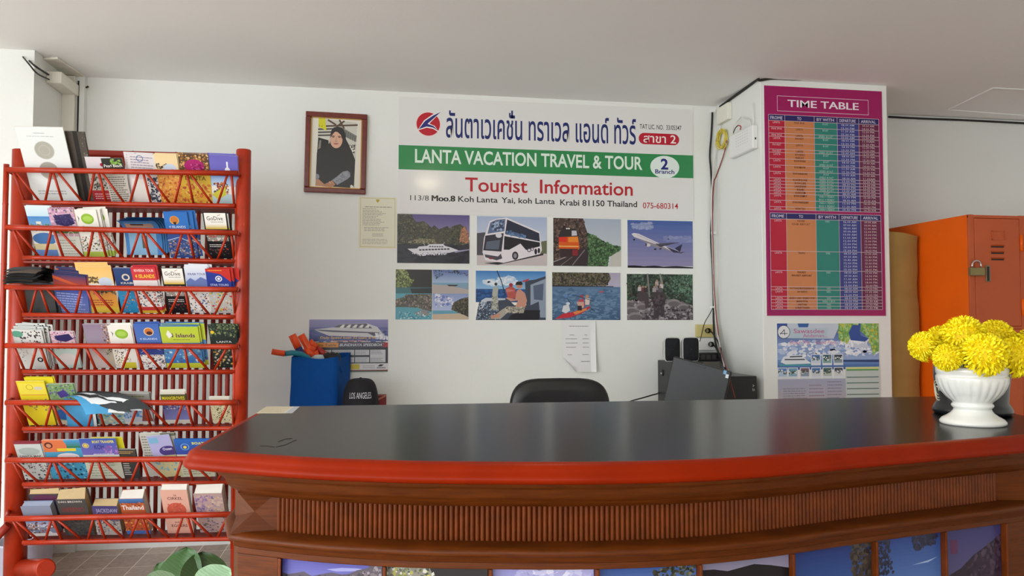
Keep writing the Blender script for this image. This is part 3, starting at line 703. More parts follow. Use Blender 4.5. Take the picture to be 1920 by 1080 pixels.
def ph_eleph(p):
    p.rect(0,0,1,1,'#2f3a30'); p.noise([(0,0),(1,0),(1,0.65),(0,0.65)],['#3a4a3c','#24302a','#4e6250','#5f7664','#1c2622','#42554a'],340,0.03,1)
    p.noise([(0.65,0.05),(1,0),(1,0.5),(0.7,0.4)],['#52705a','#6d8a74','#395444'],100,0.025,2); p.line([(0.31,0),(0.34,0.5)],0.025,'#7d7a76'); p.line([(0.5,0),(0.53,0.2)],0.03,'#8d8880'); p.line([(0.0,0.2),(0.08,0.5)],0.02,'#4a423e')
    g = [(0,0.6),(0.2,0.55),(0.7,0.55),(1,0.68),(1,1),(0,1)]
    p.poly(g,'#5c5458'); p.noise(g,['#8a8284','#3d363c','#6f676c','#a59ea0','#4d444c'],260,0.032,3,1.4)
    for x, y, r in ((0.06,0.78,0.09),(0.22,0.7,0.09),(0.12,0.92,0.11),(0.7,0.62,0.1),(0.85,0.7,0.08),(0.03,0.62,0.06)): p.ell(x,y,r,r*0.8,'#8c8486',14); p.ell(x+0.01,y+0.03,r*0.9,r*0.6,'#6a6266',14)
    p.poly([(0.14,0.45),(0.2,0.38),(0.3,0.4),(0.33,0.5),(0.32,0.72),(0.28,0.75),(0.26,0.6),(0.18,0.58)],'#4a4044')
    p.poly([(0.36,0.5),(0.4,0.38),(0.48,0.36),(0.56,0.4),(0.6,0.5),(0.56,0.7),(0.57,0.9),(0.51,0.9),(0.5,0.76),(0.47,0.97),(0.4,0.97),(0.4,0.7)],'#43393f'); p.noise([(0.38,0.5),(0.55,0.45),(0.55,0.7),(0.42,0.8)],['#5a4e54','#342b31'],30,0.03,5)
    for x, y, c in ((0.19,0.28,'#c9bcc0'),(0.24,0.3,'#6a3a44'),(0.28,0.3,'#3a3238'),(0.45,0.16,'#b8a49e'),(0.44,0.26,'#8d8288'),(0.52,0.22,'#cfc4c4'),(0.5,0.3,'#5f565c'),(0.41,0.3,'#a59a9c')): p.poly([(x-0.03,y+0.09),(x-0.025,y),(x+0.025,y),(x+0.03,y+0.09)],c); p.ell(x,y-0.02,0.016,0.022,'#a88672')
PHOTOS = [('ship', 745,401,880,493, 'small wall photo of a white ferry before dark cliffs', ph_ship),
 ('bus', 894,405,1025,497, 'small wall photo of a white double-deck coach', ph_bus),
 ('train', 1037,408.5,1164,498.5, 'small wall photo of an orange train beside a rock face', ph_train),
 ('plane', 1176,412.5,1299,502, 'small wall photo of an airliner climbing in a blue sky', ph_plane),
 ('caves', 742,505,878,599, 'small wall photo split into four views of caves and beaches', ph_caves),
 ('fishing', 892,507.5,1023,600, 'small wall photo of people fishing with a rod on a boat', ph_fish),
 ('kayak', 1035,510.5,1163,600, 'small wall photo of people paddling a red kayak', ph_kayak),
 ('elephant', 1175,513.5,1299,600, 'small wall photo of elephants carrying riders through a forest', ph_eleph)]
for n, x0, y0, x1, y1, lab, fn in PHOTOS:
    wall_print('wall_photo', x0, y0, x1, y1, lab, 'photo', fn, 'photo prints under the shop sign', t=0.003, m=M_GLOSS)

# framed portrait
def portrait(p):
    p.rect(0,0,1,1,'#e9e2d4'); x0,y0,x1,y1 = 0.1,0.015,0.885,0.985
    f = lambda x, y: ((x-115)/(770-115), (y-115)/(1000-115))      # crop pixels -> fractions
    Q = lambda c, *pts: p.poly([f(*q) for q in pts], c)
    Q('#e6dfcf',(120,112),(768,145),(755,1005),(108,990)); Q('#d8d4c8',(205,118),(712,150),(698,1000),(185,985))
    Q('#cfccc0',(205,118),(712,150),(706,620),(200,600))
    for a in (((300,215),(715,180)),((330,135),(430,190)),((540,140),(460,200)),((480,130),(540,230))): p.line([f(*q) for q in a],0.035,'#5c463a')
    for y in (250,290,330): p.line([f(205,y+10),f(400,y-5)],0.03,'#4a4440')
    Q('#7d7c76',(500,215),(712,320),(705,400),(560,340)); 
    for k in range(6): p.line([f(540+k*30,250+k*16),f(535+k*30,330+k*14)],0.008,'#3a3836')
    Q('#2c2b29',(205,365),(340,395),(350,560),(195,560)); Q('#d9d5c8',(205,355),(350,360),(350,395),(205,362)); Q('#8a857c',(222,400),(245,400),(240,500),(205,520))
    p.noise([f(610,440),f(690,440),f(685,560),f(640,520)],['#3a3a38','#f0ece0','#8a8880'],20,0.03,4)
    Q('#d9d42a',(205,112),(290,118),(310,275),(203,225)); T_ = lambda s,x,y,h: p.text(s,*f(x,y),h,'#3f3c14')
    T_('2 xl',210,225,0.025)
    Q('#33312f',(360,330),(375,265),(405,228),(450,212),(500,220),(540,250),(560,300),(570,370),(610,440),(650,520),(698,630),(690,998),(185,985),(192,560),(230,530),(300,480),(355,430),(362,380))
    fx = lambda a: f(442+82*math.cos(a), 385+108*math.sin(a))
    p.poly([fx(2*math.pi*k/26) for k in range(26)],'#d8ab90')
    Q('#2a2522',(362,372),(378,318),(410,276),(442,258),(478,272),(506,300),(522,350),(518,375),(500,318),(455,282),(425,280),(396,310),(378,345))
    p.line([f(384,345),f(402,336),f(420,342)],0.014,'#3c2a22'); p.line([f(464,342),f(482,336),f(500,346)],0.014,'#3c2a22')
    for x in (402,482): p.ell(*f(x,352),0.018,0.007,'#2a1d18',12)
    p.line([f(442,352),f(438,398)],0.01,'#b98a70'); p.line([f(424,402),f(440,408),f(456,402)],0.01,'#a87662')
    p.poly([f(*q) for q in ((408,432),(425,426),(440,429),(455,426),(474,432),(456,446),(424,446))],'#b8646a'); p.line([f(408,432),f(440,436),f(474,432)],0.006,'#7c3a40')
    Q('#8d8f96',(400,905),(470,850),(540,790),(600,775),(635,800),(638,850),(600,885),(470,965)); Q('#8d8f96',(185,830),(225,840),(236,880),(205,910),(185,912))
    p.noise([f(430,910),f(540,800),f(630,800),f(470,955)],['#9a9da4','#7b7d84'],50,0.03,6)
    Q('#c08a68',(185,912),(225,900),(300,962),(375,925),(400,905),(445,960),(400,998),(190,985)); Q('#b47e5e',(300,962),(380,930),(440,962),(390,995),(270,990)); p.line([f(365,925),f(380,950)],0.012,'#d8c9a2')
    Q('#e3ddd0',(640,965),(660,955),(685,975),(688,998),(645,998))
def framed():
    A, B = U(574, 210, 1, W_WALL), U(689, 216, 1, W_WALL); C = U(570, 362, 1, W_WALL); D = U(686, 364.5, 1, W_WALL)
    w = (B.x - A.x + D.x - C.x)/2; h = (A.z - C.z + B.z - D.z)/2; cz = (A.z + C.z + B.z + D.z)/4; cx = (A.x + B.x + C.x + D.x)/4
    rot = math.radians(0.9)
    t = thing('picture_frame', 'framed portrait of a woman in a black headscarf on the back wall', 'framed picture', M=Matrix.Translation((cx, W_WALL, cz)) @ Matrix.Rotation(rot, 4, 'Y'))
    m_fr = mat('mahogany_frame', '#6b2416', rough=0.3, var=0.2, scale=30, coat=0.3)
    m_gold = mat('gold_slip', '#b98f4a', rough=0.35, metal=0.4)
    b = 0.03; mb = MB()
    for x0, z0, x1, z1 in ((-w/2,-h/2,w/2,-h/2+b),(-w/2,h/2-b,w/2,h/2),(-w/2,-h/2+b,-w/2+b,h/2-b),(w/2-b,-h/2+b,w/2,h/2-b)): mb.box((x0,-0.026,z0),(x1,-0.001,z1))
    mb.build('frame', m_fr, t, bevel=0.005)
    mb = MB(); g = 0.006; W2, H2 = w/2-b+0.001, h/2-b+0.001
    for x0, z0, x1, z1 in ((-W2,-H2,W2,-H2+g),(-W2,H2-g,W2,H2),(-W2,-H2,-W2+g,H2),(W2-g,-H2,W2,H2)): mb.box((x0,-0.016,z0),(x1,-0.004,z1))
    mb.build('gold_slip', m_gold, t)
    p = Print(2*W2-0.01, 2*H2-0.01, 0.004); portrait(p)
    o = p.obj('photo', None, M_GLOSS, t); o.location = (-W2+0.005, -0.010, -H2+0.005); o['label'] = 'printed photo of a woman in a black headscarf'
framed()

def cert(p):
    c = '#c8c078'
    for a in (0.035, 0.955): p.rect(a,0.02,a+0.012,0.98,c)
    for a in (0.02, 0.965): p.rect(0.035,a,0.967,a+0.009,c)
    p.poly([(0.45,0.05),(0.55,0.05),(0.53,0.09),(0.5,0.11),(0.47,0.09)], '#c2a83a')
    p.rows(0.16,0.18,0.88,0.21,'#8d8a80',1,0.4,1,0.05); p.rows(0.1,0.22,0.72,0.56,'#8f8c82',12,0.3,2,0.45); p.rows(0.14,0.58,0.85,0.67,'#8f8c82',3,0.3,3); p.rows(0.36,0.7,0.66,0.77,'#8f8c82',3,0.3,4,0.1); p.rows(0.1,0.81,0.85,0.92,'#a5a298',4,0.3,5,0.2)
wall_print('certificate', 673, 368.5, 743, 465.5, 'cream certificate with thin gold border under the portrait', 'certificate', cert, t=0.001, board='#e9e5d0', m=M_MATTE)

def notice(p):
    p.rows(0.25,0.08,0.8,0.1,'#77767a',1,0.5,1,0.02); p.rows(0.25,0.25,0.38,0.28,'#8a898c',1,0.4,2,0.0); p.rows(0.68,0.25,0.76,0.28,'#8a898c',1,0.4,3,0.0)
    p.rows(0.12,0.3,0.48,0.55,'#85848a',3,0.14,4,0.2); p.rows(0.62,0.3,0.82,0.55,'#85848a',3,0.14,5,0.1); p.rows(0.15,0.64,0.28,0.67,'#85848a',1,0.4,6,0.0); p.rows(0.6,0.64,0.8,0.67,'#85848a',1,0.4,7,0.1); p.rows(0.55,0.77,0.85,0.81,'#85848a',1,0.4,8,0.05)
a, b = U(1050, 603, 1, W_WALL), U(1116, 697, 1, W_WALL)
p = Print(b.x - a.x, a.z - b.z, 0.0008, '#ecebea')
# rebuild the sheet finely enough to curl: grid instead of one quad
p.v = []; p.f = []; p.c = []
n = 14; c = lin('#e9e8e8'); vs = [(p.w*i/n, 0.0005*k, p.h*j/n) for k in (0, 1) for j in range(n+1) for i in range(n+1)]
fs = [((j*(n+1)+i), (j*(n+1)+i+1), ((j+1)*(n+1)+i+1), ((j+1)*(n+1)+i)) for j in range(n) for i in range(n)]
p._add(vs, fs + [tuple(q + (n+1)**2 for q in reversed(f)) for f in fs], c)
notice(p)
def curl(x, y, z):
    u, v = x/p.w, z/p.h
    lift = 0.004 + 0.02*max(0, 1-v)**2*(0.5+0.5*abs(math.sin(3.0*u+0.6))) + 0.018*max(0, u-0.88)*6*(0.4+0.6*(1-v))
    k = max(0.0, 0.30 - u*0.8 - v)                        # folded lower left corner
    return (x + k*0.16 + 0.012*(1-v)*(1-u)*1.6, y - lift - k*0.10, z + k*0.10)
finish(p.obj('paper_notice', Matrix.Translation((a.x, W_WALL - 0.001, b.z)), M_MATTE, bend=curl), 'curling white paper notice on the wall above the black chair', 'paper')

def speedboat(p):
    p.grad(0,0,1,0.42,'#8c86b4','#3f4a86'); p.rect(0,0.15,1,0.2,'#5a5c94'); p.noise([(0,0.2),(1,0.2),(1,0.42),(0,0.42)],['#3c4780','#4d5690','#343d72'],70,0.03,1,2)
    p.poly([(0.06,0.19),(0.3,0.15),(0.37,0.09),(0.72,0.07),(0.86,0.14),(0.95,0.3),(0.93,0.36),(0.8,0.34),(0.25,0.31),(0.15,0.25)], '#c9c6c8'); p.poly([(0.06,0.19),(0.9,0.25),(0.82,0.32),(0.74,0.26),(0.3,0.24),(0.15,0.22)], '#4a4a58')
    p.poly([(0.3,0.15),(0.37,0.095),(0.72,0.075),(0.8,0.17),(0.6,0.17)], '#55545e')
    for k in range(5): p.poly([(0.38+k*0.08,0.155),(0.42+k*0.08,0.1),(0.45+k*0.08,0.1),(0.43+k*0.08,0.16)], '#e3dfdc')
    p.text('Daily Speed boat',0.14,0.365,0.04,'#e9b23c',width=0.39,bold=0.01,slant=0.2); p.text('32 seats & 80',0.55,0.37,0.04,'#e9b23c',width=0.3,bold=0.01,slant=0.2)
    p.noise([(0.82,0.26),(1,0.3),(1,0.38),(0.85,0.38)],['#e8e6ea','#b8b6cc'],25,0.02,4); p.rect(0.03,0.43,0.97,0.52,'#3a3446')
    p.text('Reservation ticket Here !!',0.28,0.425,0.036,'#e0a58c',width=0.46,bold=0.008)
    p.rect(0.03,0.44,0.37,0.53,'#d98a24'); p.text('Time Table',0.05,0.51,0.05,'#6b4418',width=0.29,bold=0.01)
    p.rect(0.37,0.44,0.97,0.53,'#4a4656'); p.text('BUNDHAYA SPEEDBOAT',0.385,0.51,0.05,'#d9d8de',width=0.57,bold=0.008,slant=0.25); p.poly([(0.95,0.44),(1,0.44),(1,0.53),(0.93,0.53)],'#a02a34')
    p.rect(0.0,0.53,1,0.86,'#2a2a38'); p.rect(0.02,0.57,0.97,0.82,'#c9c8cc')
    p.rect(0.02,0.56,0.97,0.58,'#23232c')
    for x in (0.28,0.57,0.76): p.rect(x,0.57,x+0.012,0.82,'#2a2a34')
    p.rect(0.02,0.68,0.76,0.72,'#2a2a34')
    for x0, x1 in ((0.04,0.27),(0.3,0.56),(0.59,0.75),(0.78,0.95)): p.rows(x0,0.59,x1,0.67,'#6d6c74',3,0.3,int(x0*100)); p.rows(x0,0.73,x1,0.81,'#6d6c74',3,0.3,int(x0*77))
    p.rect(0,0.84,1,0.96,'#d6d3d4'); p.rect(0.5,0.855,0.64,0.95,'#c9b422'); p.rows(0.68,0.87,0.84,0.94,'#8d8c92',2,0.3,4); p.poly([(0.87,0.9),(0.9,0.86),(0.95,0.865),(0.92,0.9)],'#1d1d22'); p.rows(0.86,0.91,0.97,0.94,'#1d1d22',1,0.5,8,0.02)
    p.grad(0,0.965,1,1,'#8a2a34','#3f6a4a',2)
wall_print('speedboat_poster', 580, 599, 727, 698, 'speedboat timetable poster behind the blue bag on the back wall', 'poster', speedboat, t=0.006, m=M_GLOSS)

# ------------------------------------------------------------------ prints on the pillar
def timetable(p):
    F = p.F
    p.rect(0,0,1,1,'#a3195f')
    white = '#e9d3e0'
    a, b = F(1456, 179.5), F(1627.5, 218)
    a = (a[0], a[1]); x0, x1 = a[0], b[0]; y0, y1 = 0.042, 0.108
    tw = 0.003
    for r in ((x0,y0,x1,y0+tw*0.6),(x0,y1,x1,y1+tw*0.6),(x0,y0,x0+tw,y1),(x1-tw,y0,x1,y1)): p.rect(*r, white)
    p.text('TIME TABLE', (x0+x1)/2, 0.089, 0.031, '#f3e8f0', 'c', 0.6, 0.006)
    p.text('TIME TABLE', (x0+x1)/2+0.003, 0.089, 0.031, '#f3e8f0', 'c', 0.6, 0.006)
    cx = [F(1440.5, 300)[0], F(1471, 300)[0], F(1526, 300)[0], F(1569, 300)[0], F(1609.5, 300)[0], F(1647, 300)[0]]
    cols = ['#bb1d3a', '#cf8352', '#2f8477', '#3c3f86', '#6b2148']
    top = [('LANTA','PHI PHI','BOAT',2),('PHI PHI','LANTA','BOAT',2),('PHI PHI','LANTA','SPEED BOAT',1),('LANTA','PHUKET','BOAT',2),('PHUKET','LANTA','BOAT',2),('PHUKET','LANTA','SPEED BOAT',1),('LANTA','AO-NANG|RAILAY','BOAT',2),('LANTA','KOH NGAI','BOAT|SPEED BOAT',2),('LANTA','KOH MOOK','BOAT|SPEED BOAT',2),('LANTA','KOH KRADAN','BOAT|SPEED BOAT',2),('LANTA','KOH BULONE','SPEED BOAT',1),('LANTA','KOH LIPE','SPEED BOAT',1),('LANTA','LANGKAWI','SPEED BOAT',1),('LANTA','KRABI','SPEED BOAT',1),('LANTA','KOH JUM','BOAT',1),('LANTA','KOH SAMUI','VAN + FERRY|BUS + FERRY',2),('LANTA','KOH PHANGAN','VAN + FERRY|BUS + FERRY',2),('LANTA','KOH TAO','VAN + FERRY',1)]
    bot = [('LANTA','KRABI|KRABI AIRPORT','VAN',10),('LANTA','TRANG','VAN',6),('LANTA','PHUKET|PHUKET AIRPORT','VAN',5),('LANTA','PATONG/KATA/KARON','VAN',1),('LANTA','AO-NANG','VAN',2),('LANTA','KHAO LAK / KHAO SOK','VAN',1),('LANTA','BANG KOK','VAN + BUS',1),('LANTA','HATYAI','VAN',1),('LANTA','SURATTHANI','VAN',1)]
    dep1 = ['08.00 AM','13.00 PM','11.30 AM','15.30 PM','10.00 AM','08.00 AM','13.00 PM','08.30 PM','13.00 PM','10.00 AM','08.00 AM','13.30 PM']
    arr1 = ['09.00 AM.','14.00 PM.','12.30 PM.','16.30 PM.','10.30 AM.','11.00AM.','15.30 PM.','12.30 PM.','16.30 PM.','12.00 AM.','10.30 AM.','15.30 PM.']
    dep2 = ['06.00 AM','07.00 AM','08.00 AM','09.00 AM','10.00 AM','11.00 AM','12.00 PM','13.00 PM','14.00 PM','15.00 PM','08.00 AM','09.20 AM','10.40 AM','12.00 PM','13.20 PM','15.00 PM','08.00 AM','09.30 AM','11.00 AM','13.00 PM','15.00 PM','08.00 AM','08.00 AM','12.00 PM','08.00 AM','13.00 PM','08.00 AM','08.00 AM']
    arr2 = ['09.00 AM.','10.00 AM.','11.00 AM.','12.00 PM.','13.00 PM.','14.00 PM.','15.00 PM.','16.00 PM.','17.00 PM.','18.00 PM.','10.30 AM.','12.40 PM.','13.30 PM.','15.00 PM.','16.30 PM.','18.00 PM.','13.00 PM.','14.30 PM.','16.00 PM.','18.00 PM.','20.00 PM.','13.00 PM.','11.00 AM.','15.00 PM.','14.30 PM.','06.30 AM.','12.00 PM.','17.30 PM.']
    def table(ya, yh, yb, data, dep, arr):
        p.rect(cx[0], ya, cx[5], yh, '#2c2764')
        for i, c in enumerate(cols): p.rect(cx[i], yh, cx[i+1], yb, c)
        for i, s in enumerate(('FROME','TO','BY WITH','DEPARTURE','ARRIVAL')):
            w = (cx[i+1]-cx[i])*(0.75 if i != 1 else 0.14)
            p.text(s, (cx[i]+cx[i+1])/2, yh-(yh-ya)*0.25, (yh-ya)*0.5, '#d9d2e4', 'c', w, 0.01, 2)
        n = sum(d[3] for d in data); u = (yb-yh)/n; y = yh; k = 0
        lines = [ya, yh, yb]
        for d in data:
            for i in range(3):
                for j, s in enumerate(d[i].split('|')):
                    w = min(len(s)*0.0118, (cx[i+1]-cx[i])*0.86)
                    p.text(s, (cx[i]+cx[i+1])/2, y+u*(0.8+j), min(u*0.62, 0.0085), ('#e3b8c0','#5a2c1c','#a9cfc4')[i], 'c', w, 0.008, 1)
            for j in range(d[3]):
                p.text(dep[k % len(dep)], (cx[3]+cx[4])/2, y+u*(j+0.8), u*0.62, '#c4c9e4', 'c', (cx[4]-cx[3])*0.6, 0.008, 1)
                p.text(arr[k % len(arr)], (cx[4]+cx[5])/2, y+u*(j+0.8), u*0.62, '#dcbfc4', 'c', (cx[5]-cx[4])*0.62, 0.008, 1); k += 1
            y += u*d[3]; lines.append(y)
        for y in lines: p.rect(cx[0], y-0.0009, cx[5], y+0.0009, '#d8c4cc')
        for x in cx: p.rect(x-0.0016, ya, x+0.0016, yb, '#d8c4cc')
    f = lambda y: F(1440.5, y)[1]
    table(f(215), f(226), f(393.5), top, dep1, arr1)
    table(f(399.5), f(410.5), f(580), bot, dep2, arr2)
wall_print('timetable_board', 1431.5, 160.5, 1660, 592, 'tall magenta board headed TIME TABLE on the white pillar', 'sign board', timetable, plane=PF, t=0.005, board='#e8e4e6', m=M_GLOSS)

def islands(p):
    p.grad(0,0,1,0.5,'#2f4f9c','#9fb4da'); p.noise([(0.0,0.28),(0.3,0.22),(0.7,0.25),(1,0.2),(1,0.42),(0,0.42)],['#e2e6f0','#b9c6e2','#8ea4d2','#f0f1f6'],130,0.03,1,1.6)
    p.noise([(0.65,0.22),(0.85,0.2),(0.9,0.3),(0.68,0.32)],['#f2f3f7','#cfd6e6'],30,0.035,2)
    p.poly([(0.1,0),(0.62,0),(0.55,0.2),(0.1,0.19)],'#c8cfdc'); p.poly([(0.12,0.06),(0.5,0.06),(0.48,0.19),(0.12,0.19)],'#b9cbd6'); p.poly([(0.2,0),(0.31,0),(0.3,0.05),(0.21,0.05)],'#3a62a6')
    g = [(0.6,0),(0.8,0),(0.76,0.12),(0.68,0.26),(0.6,0.2)]; g2 = [(0.82,0),(1,0),(1,0.35),(0.94,0.42),(0.9,0.2),(0.82,0.1)]
    for k in (g, g2): p.poly(k,'#7fae5a'); p.noise(k,['#94c068','#6a9c4c','#d0c23c','#b0d08a'],50,0.02,3)
    p.poly([(0.74,0.02),(0.8,0.02),(0.82,0.16),(0.9,0.2),(0.86,0.24),(0.72,0.22),(0.7,0.12)],'#34509c')
    p.ell(0.065,0.11,0.062,0,'#3a4a66',28,round_=True); p.ell(0.065,0.11,0.056,0,'#e8e8ea',28,round_=True); p.line([(0.03,0.14),(0.07,0.08),(0.075,0.15)],0.006,'#2a3448'); p.line([(0.03,0.13),(0.1,0.13)],0.006,'#2a3448')
    p.text('Sawasdee',0.16,0.125,0.055,'#c46a94',width=0.3,bold=0.01); p.text('Andaman...',0.25,0.18,0.045,'#c46a94',width=0.24,bold=0.004)
    p.text('Good Trip',0.115,0.27,0.05,'#e8a8b8',width=0.2,bold=0.01,slant=0.2); p.text('Good Feel...',0.37,0.27,0.05,'#d08aa4',width=0.22,bold=0.006,slant=0.2)
    p.grad(0,0.47,1,0.6,'#6f92c6','#3f62a4',4); p.poly([(0.64,0.48),(1,0.48),(1,0.51),(0.64,0.5)],'#2a3a70')
    p.poly([(0.03,0.5),(0.06,0.43),(0.12,0.41),(0.24,0.41),(0.28,0.47),(0.33,0.52),(0.08,0.53)],'#e4e6ec'); p.poly([(0.12,0.425),(0.24,0.42),(0.24,0.435),(0.12,0.44)],'#2c3448'); p.poly([(0.07,0.46),(0.26,0.46),(0.27,0.475),(0.07,0.475)],'#2c3448'); p.rect(0.02,0.53,0.32,0.55,'#4aa0a4')
    cols = [('#4f78b8','#cfd8e8'),('#2f5a6a','#7fa49c'),('#3a3f4a','#8a9aa2'),('#5c86c0','#b4c8e0'),('#6fa0b8','#8fb4c8'),('#7a5a6a','#8a9aac'),('#4a74b0','#cfd4dc'),('#4a6a62','#b8c0b8'),('#4a4a52','#d8d8d8')]
    pos = [(0.325,0.4),(0.435,0.4),(0.545,0.4),(0.0,0.57),(0.1,0.57),(0.215,0.57),(0.325,0.57),(0.435,0.57),(0.545,0.57)]
    for k, (x, y) in enumerate(pos):
        w = 0.095; p.rect(x,y,x+w,y+0.145,'#dfe2e8'); p.rect(x+0.008,y+0.01,x+w-0.008,y+0.062,cols[k][0]); p.rect(x+0.008,y+0.062,x+w-0.008,y+0.115,cols[k][1])
        p.noise([(x+0.01,y+0.035),(x+w-0.01,y+0.035),(x+w-0.01,y+0.08),(x+0.01,y+0.08)],['#2f4a4a','#5f6a5a','#e8eaf0'],14,0.012,20+k)
    p.grad(0,0.72,0.66,1,'#a9aac0','#b4adb6',4); p.rows(0.05,0.83,0.3,0.98,'#5c5c74',5,0.2,5); p.rows(0.3,0.78,0.45,0.96,'#8a6a80',4,0.2,6); p.rows(0.48,0.74,0.63,0.99,'#6a6a80',6,0.2,7)
    p.rect(0.66,0.57,1,1,'#c3ccc8'); p.rect(0.67,0.575,0.99,0.6,'#d6d68a'); p.rect(0.67,0.6,0.99,0.62,'#5fa05c')
    for k in range(5): p.rect(0.67,0.70+k*0.075,0.99,0.71+k*0.075,'#27524e')
wall_print('island_poster', 1456, 606.5, 1649, 752, 'blue island travel poster with small photos below the timetable', 'poster', islands, plane=PF, t=0.003, m=M_GLOSS)
# ------------------------------------------------------------------ red bamboo leaflet rack
RA = math.radians(-4.54)
REX, REY = Vector((math.cos(RA), math.sin(RA), 0)), Vector((-math.sin(RA), math.cos(RA), 0))
RO = Vector((-1.492, 3.721, 0))
RM = frame_M(RO, REX, (0, 0, 1)); RMI = RM.inverted()
def rk(px, py, d=0.0):
    """pixel -> rack coordinates on the plane at depth d behind the lower rails"""
    q = RMI @ UP_(px, py, RO + REY*d, REY); return Vector((q.x, d, q.z))
RAILS = [((318,325),(379,386)),((426,437),(483,490)),((538,543),(590,594)),((648,650),(697,697)),((755,755),(804,803)),((863,860),(908,905)),((973,964),(1017,1010))]
DT = -0.055
rack = thing('leaflet_rack', 'tall red bamboo rack of seven lattice pockets full of leaflets', 'leaflet rack', M=RM)
def bamboo(mb, a, b, r, step=0.22, n=10, seed=0):
    a, b = Vector(a), Vector(b); rr = random.Random(seed); Ln = (b-a).length; pts = []; rad = []
    k = rr.uniform(0.05, step); nodes = []
    while k < Ln - 0.02: nodes.append(k); k += step*rr.uniform(0.8, 1.2)
    seq = [0.0] + sorted(x + e for x in nodes for e in (-0.006, 0, 0.006)) + [Ln]
    for s in seq:
        pts.append(a + (b-a)*(s/Ln)); rad.append(r*1.09 if any(abs(s-x) < 1e-6 for x in nodes) else r)
    return mb.tube(pts, rad, n)
SA = [(25,46),(30,73),(96,85),(101,118),(110,155),(176,166),(184,198),(193,233),(260,245),(269,283),(276,318),(341,328),(351,363),(358,398),(426,408),(434,439)]
SB = [(27,46),(68,57),(76,92),(87,128),(150,140),(162,180),(175,215),(243,228),(255,268),(268,303),(336,316),(346,355),(356,393),(424,402),(436,441)]
ROWZ = []
for i, ((tl, tr), (bl, br)) in enumerate(RAILS):
    a, b = rk(43, bl), rk(441, br); A, B = rk(11, tl, DT), rk(446, tr, DT)
    ROWZ.append((a, b, A, B))
    bamboo(MB(), a, b, 0.0097, seed=i).build('lower_rail', m_red, rack)
    o = bamboo(MB(), A, B, 0.0118, seed=i+20).build('upper_rail', m_red, rack)
    for k, (xt, xb) in enumerate(SB if i in (2, 3) else SA):
        rr = random.Random(i*50+k)
        j = rr.uniform(-2.0, 2.0) if 2 < k < 13 else 0
        yt = tl + (tr-tl)*(xt-11)/435; yb = bl + (br-bl)*(xb-43)/398
        MB().tube([rk(xt+j, yt+4, DT+0.006), rk(xb+j, yb-3, 0.004)], [0.0057*rr.uniform(0.85, 1.1), 0.0052], 8).build('strut', m_red, o)
    # shelf board from the lower rail to the slatted back
    MB().box((a.x-0.005, 0.012, min(a.z,b.z)-0.012), (b.x+0.01, 0.185, min(a.z,b.z)-0.002)).build('shelf', m_redin, rack, bevel=0.002)
ZR0 = rk(40, 1010, 0.2).z
for k in range(27):
    x = rk(63 + k*14.55, 700, 0.2).x
    rr = random.Random(k)
    bamboo(MB(), (x, 0.2, ZR0), (x + rr.uniform(-0.003, 0.003), 0.2, rk(200, 290, 0.2).z), 0.0098*rr.uniform(0.85, 1.08), 0.3, 8, k+50).build('slat', m_redin, rack)
a, b = rk(40, 286, 0.2), rk(452, 296, 0.2)
bamboo(MB(), (a.x, 0.2, b.z+0.01), (b.x, 0.2, b.z), 0.018, seed=91).build('back_rail', m_redin, rack)
# posts
lt = rk(43, 282, 0.12); rt = rk(457, 281, 0.02)
MB().tube([(lt.x+0.012, 0.12, 0.0), (lt.x+0.004, 0.12, 1.0), (lt.x, 0.12, lt.z)], [0.046, 0.045, 0.042], 20).build('post', m_red, rack)
MB().tube([(rt.x, 0.02, 0.0), (rt.x, 0.02, rt.z-0.004), (rt.x, 0.02, rt.z)], [0.033, 0.032, 0.029], 20).build('post', m_red, rack)
c0, c1 = rk(11, 312, DT), rk(11, 972, DT)
bamboo(MB(), (c0.x, DT+0.004, c1.z), (c0.x, DT+0.004, c0.z+0.01), 0.011, seed=33).build('front_rod', m_red, rack)
c0, c1 = rk(442, 390, -0.01), rk(442, 1030, -0.01)
bamboo(MB(), (c0.x, 0.0, c1.z), (c0.x, 0.0, c0.z), 0.006, seed=34).build('front_rod', m_red, rack)
for a, b, A, B in ROWZ:
    MB().tube([(B.x-0.004, DT, B.z), (rt.x-0.012, 0.012, B.z)], 0.009, 8).build('side_rod', m_red, rack)
    MB().tube([(A.x+0.004, DT, A.z), (lt.x-0.012, 0.10, A.z)], 0.009, 8).build('side_rod', m_red, rack)
e = rk(86, 1066, -0.06); f0 = (lt.x+0.035, 0.12, e.z-0.05)
MB().tube([f0, (e.x-0.008, -0.048, e.z-0.002), (e.x, -0.062, e.z), (e.x+0.003, -0.067, e.z+0.001)], [0.040, 0.040, 0.038, 0.033], 20).build('foot', m_red, rack)
b0, b1 = rk(16, 984, 0.05), rk(-20, 1022, 0.05)
MB().tube([b0, b1], 0.017, 10).build('brace', m_redin, rack)

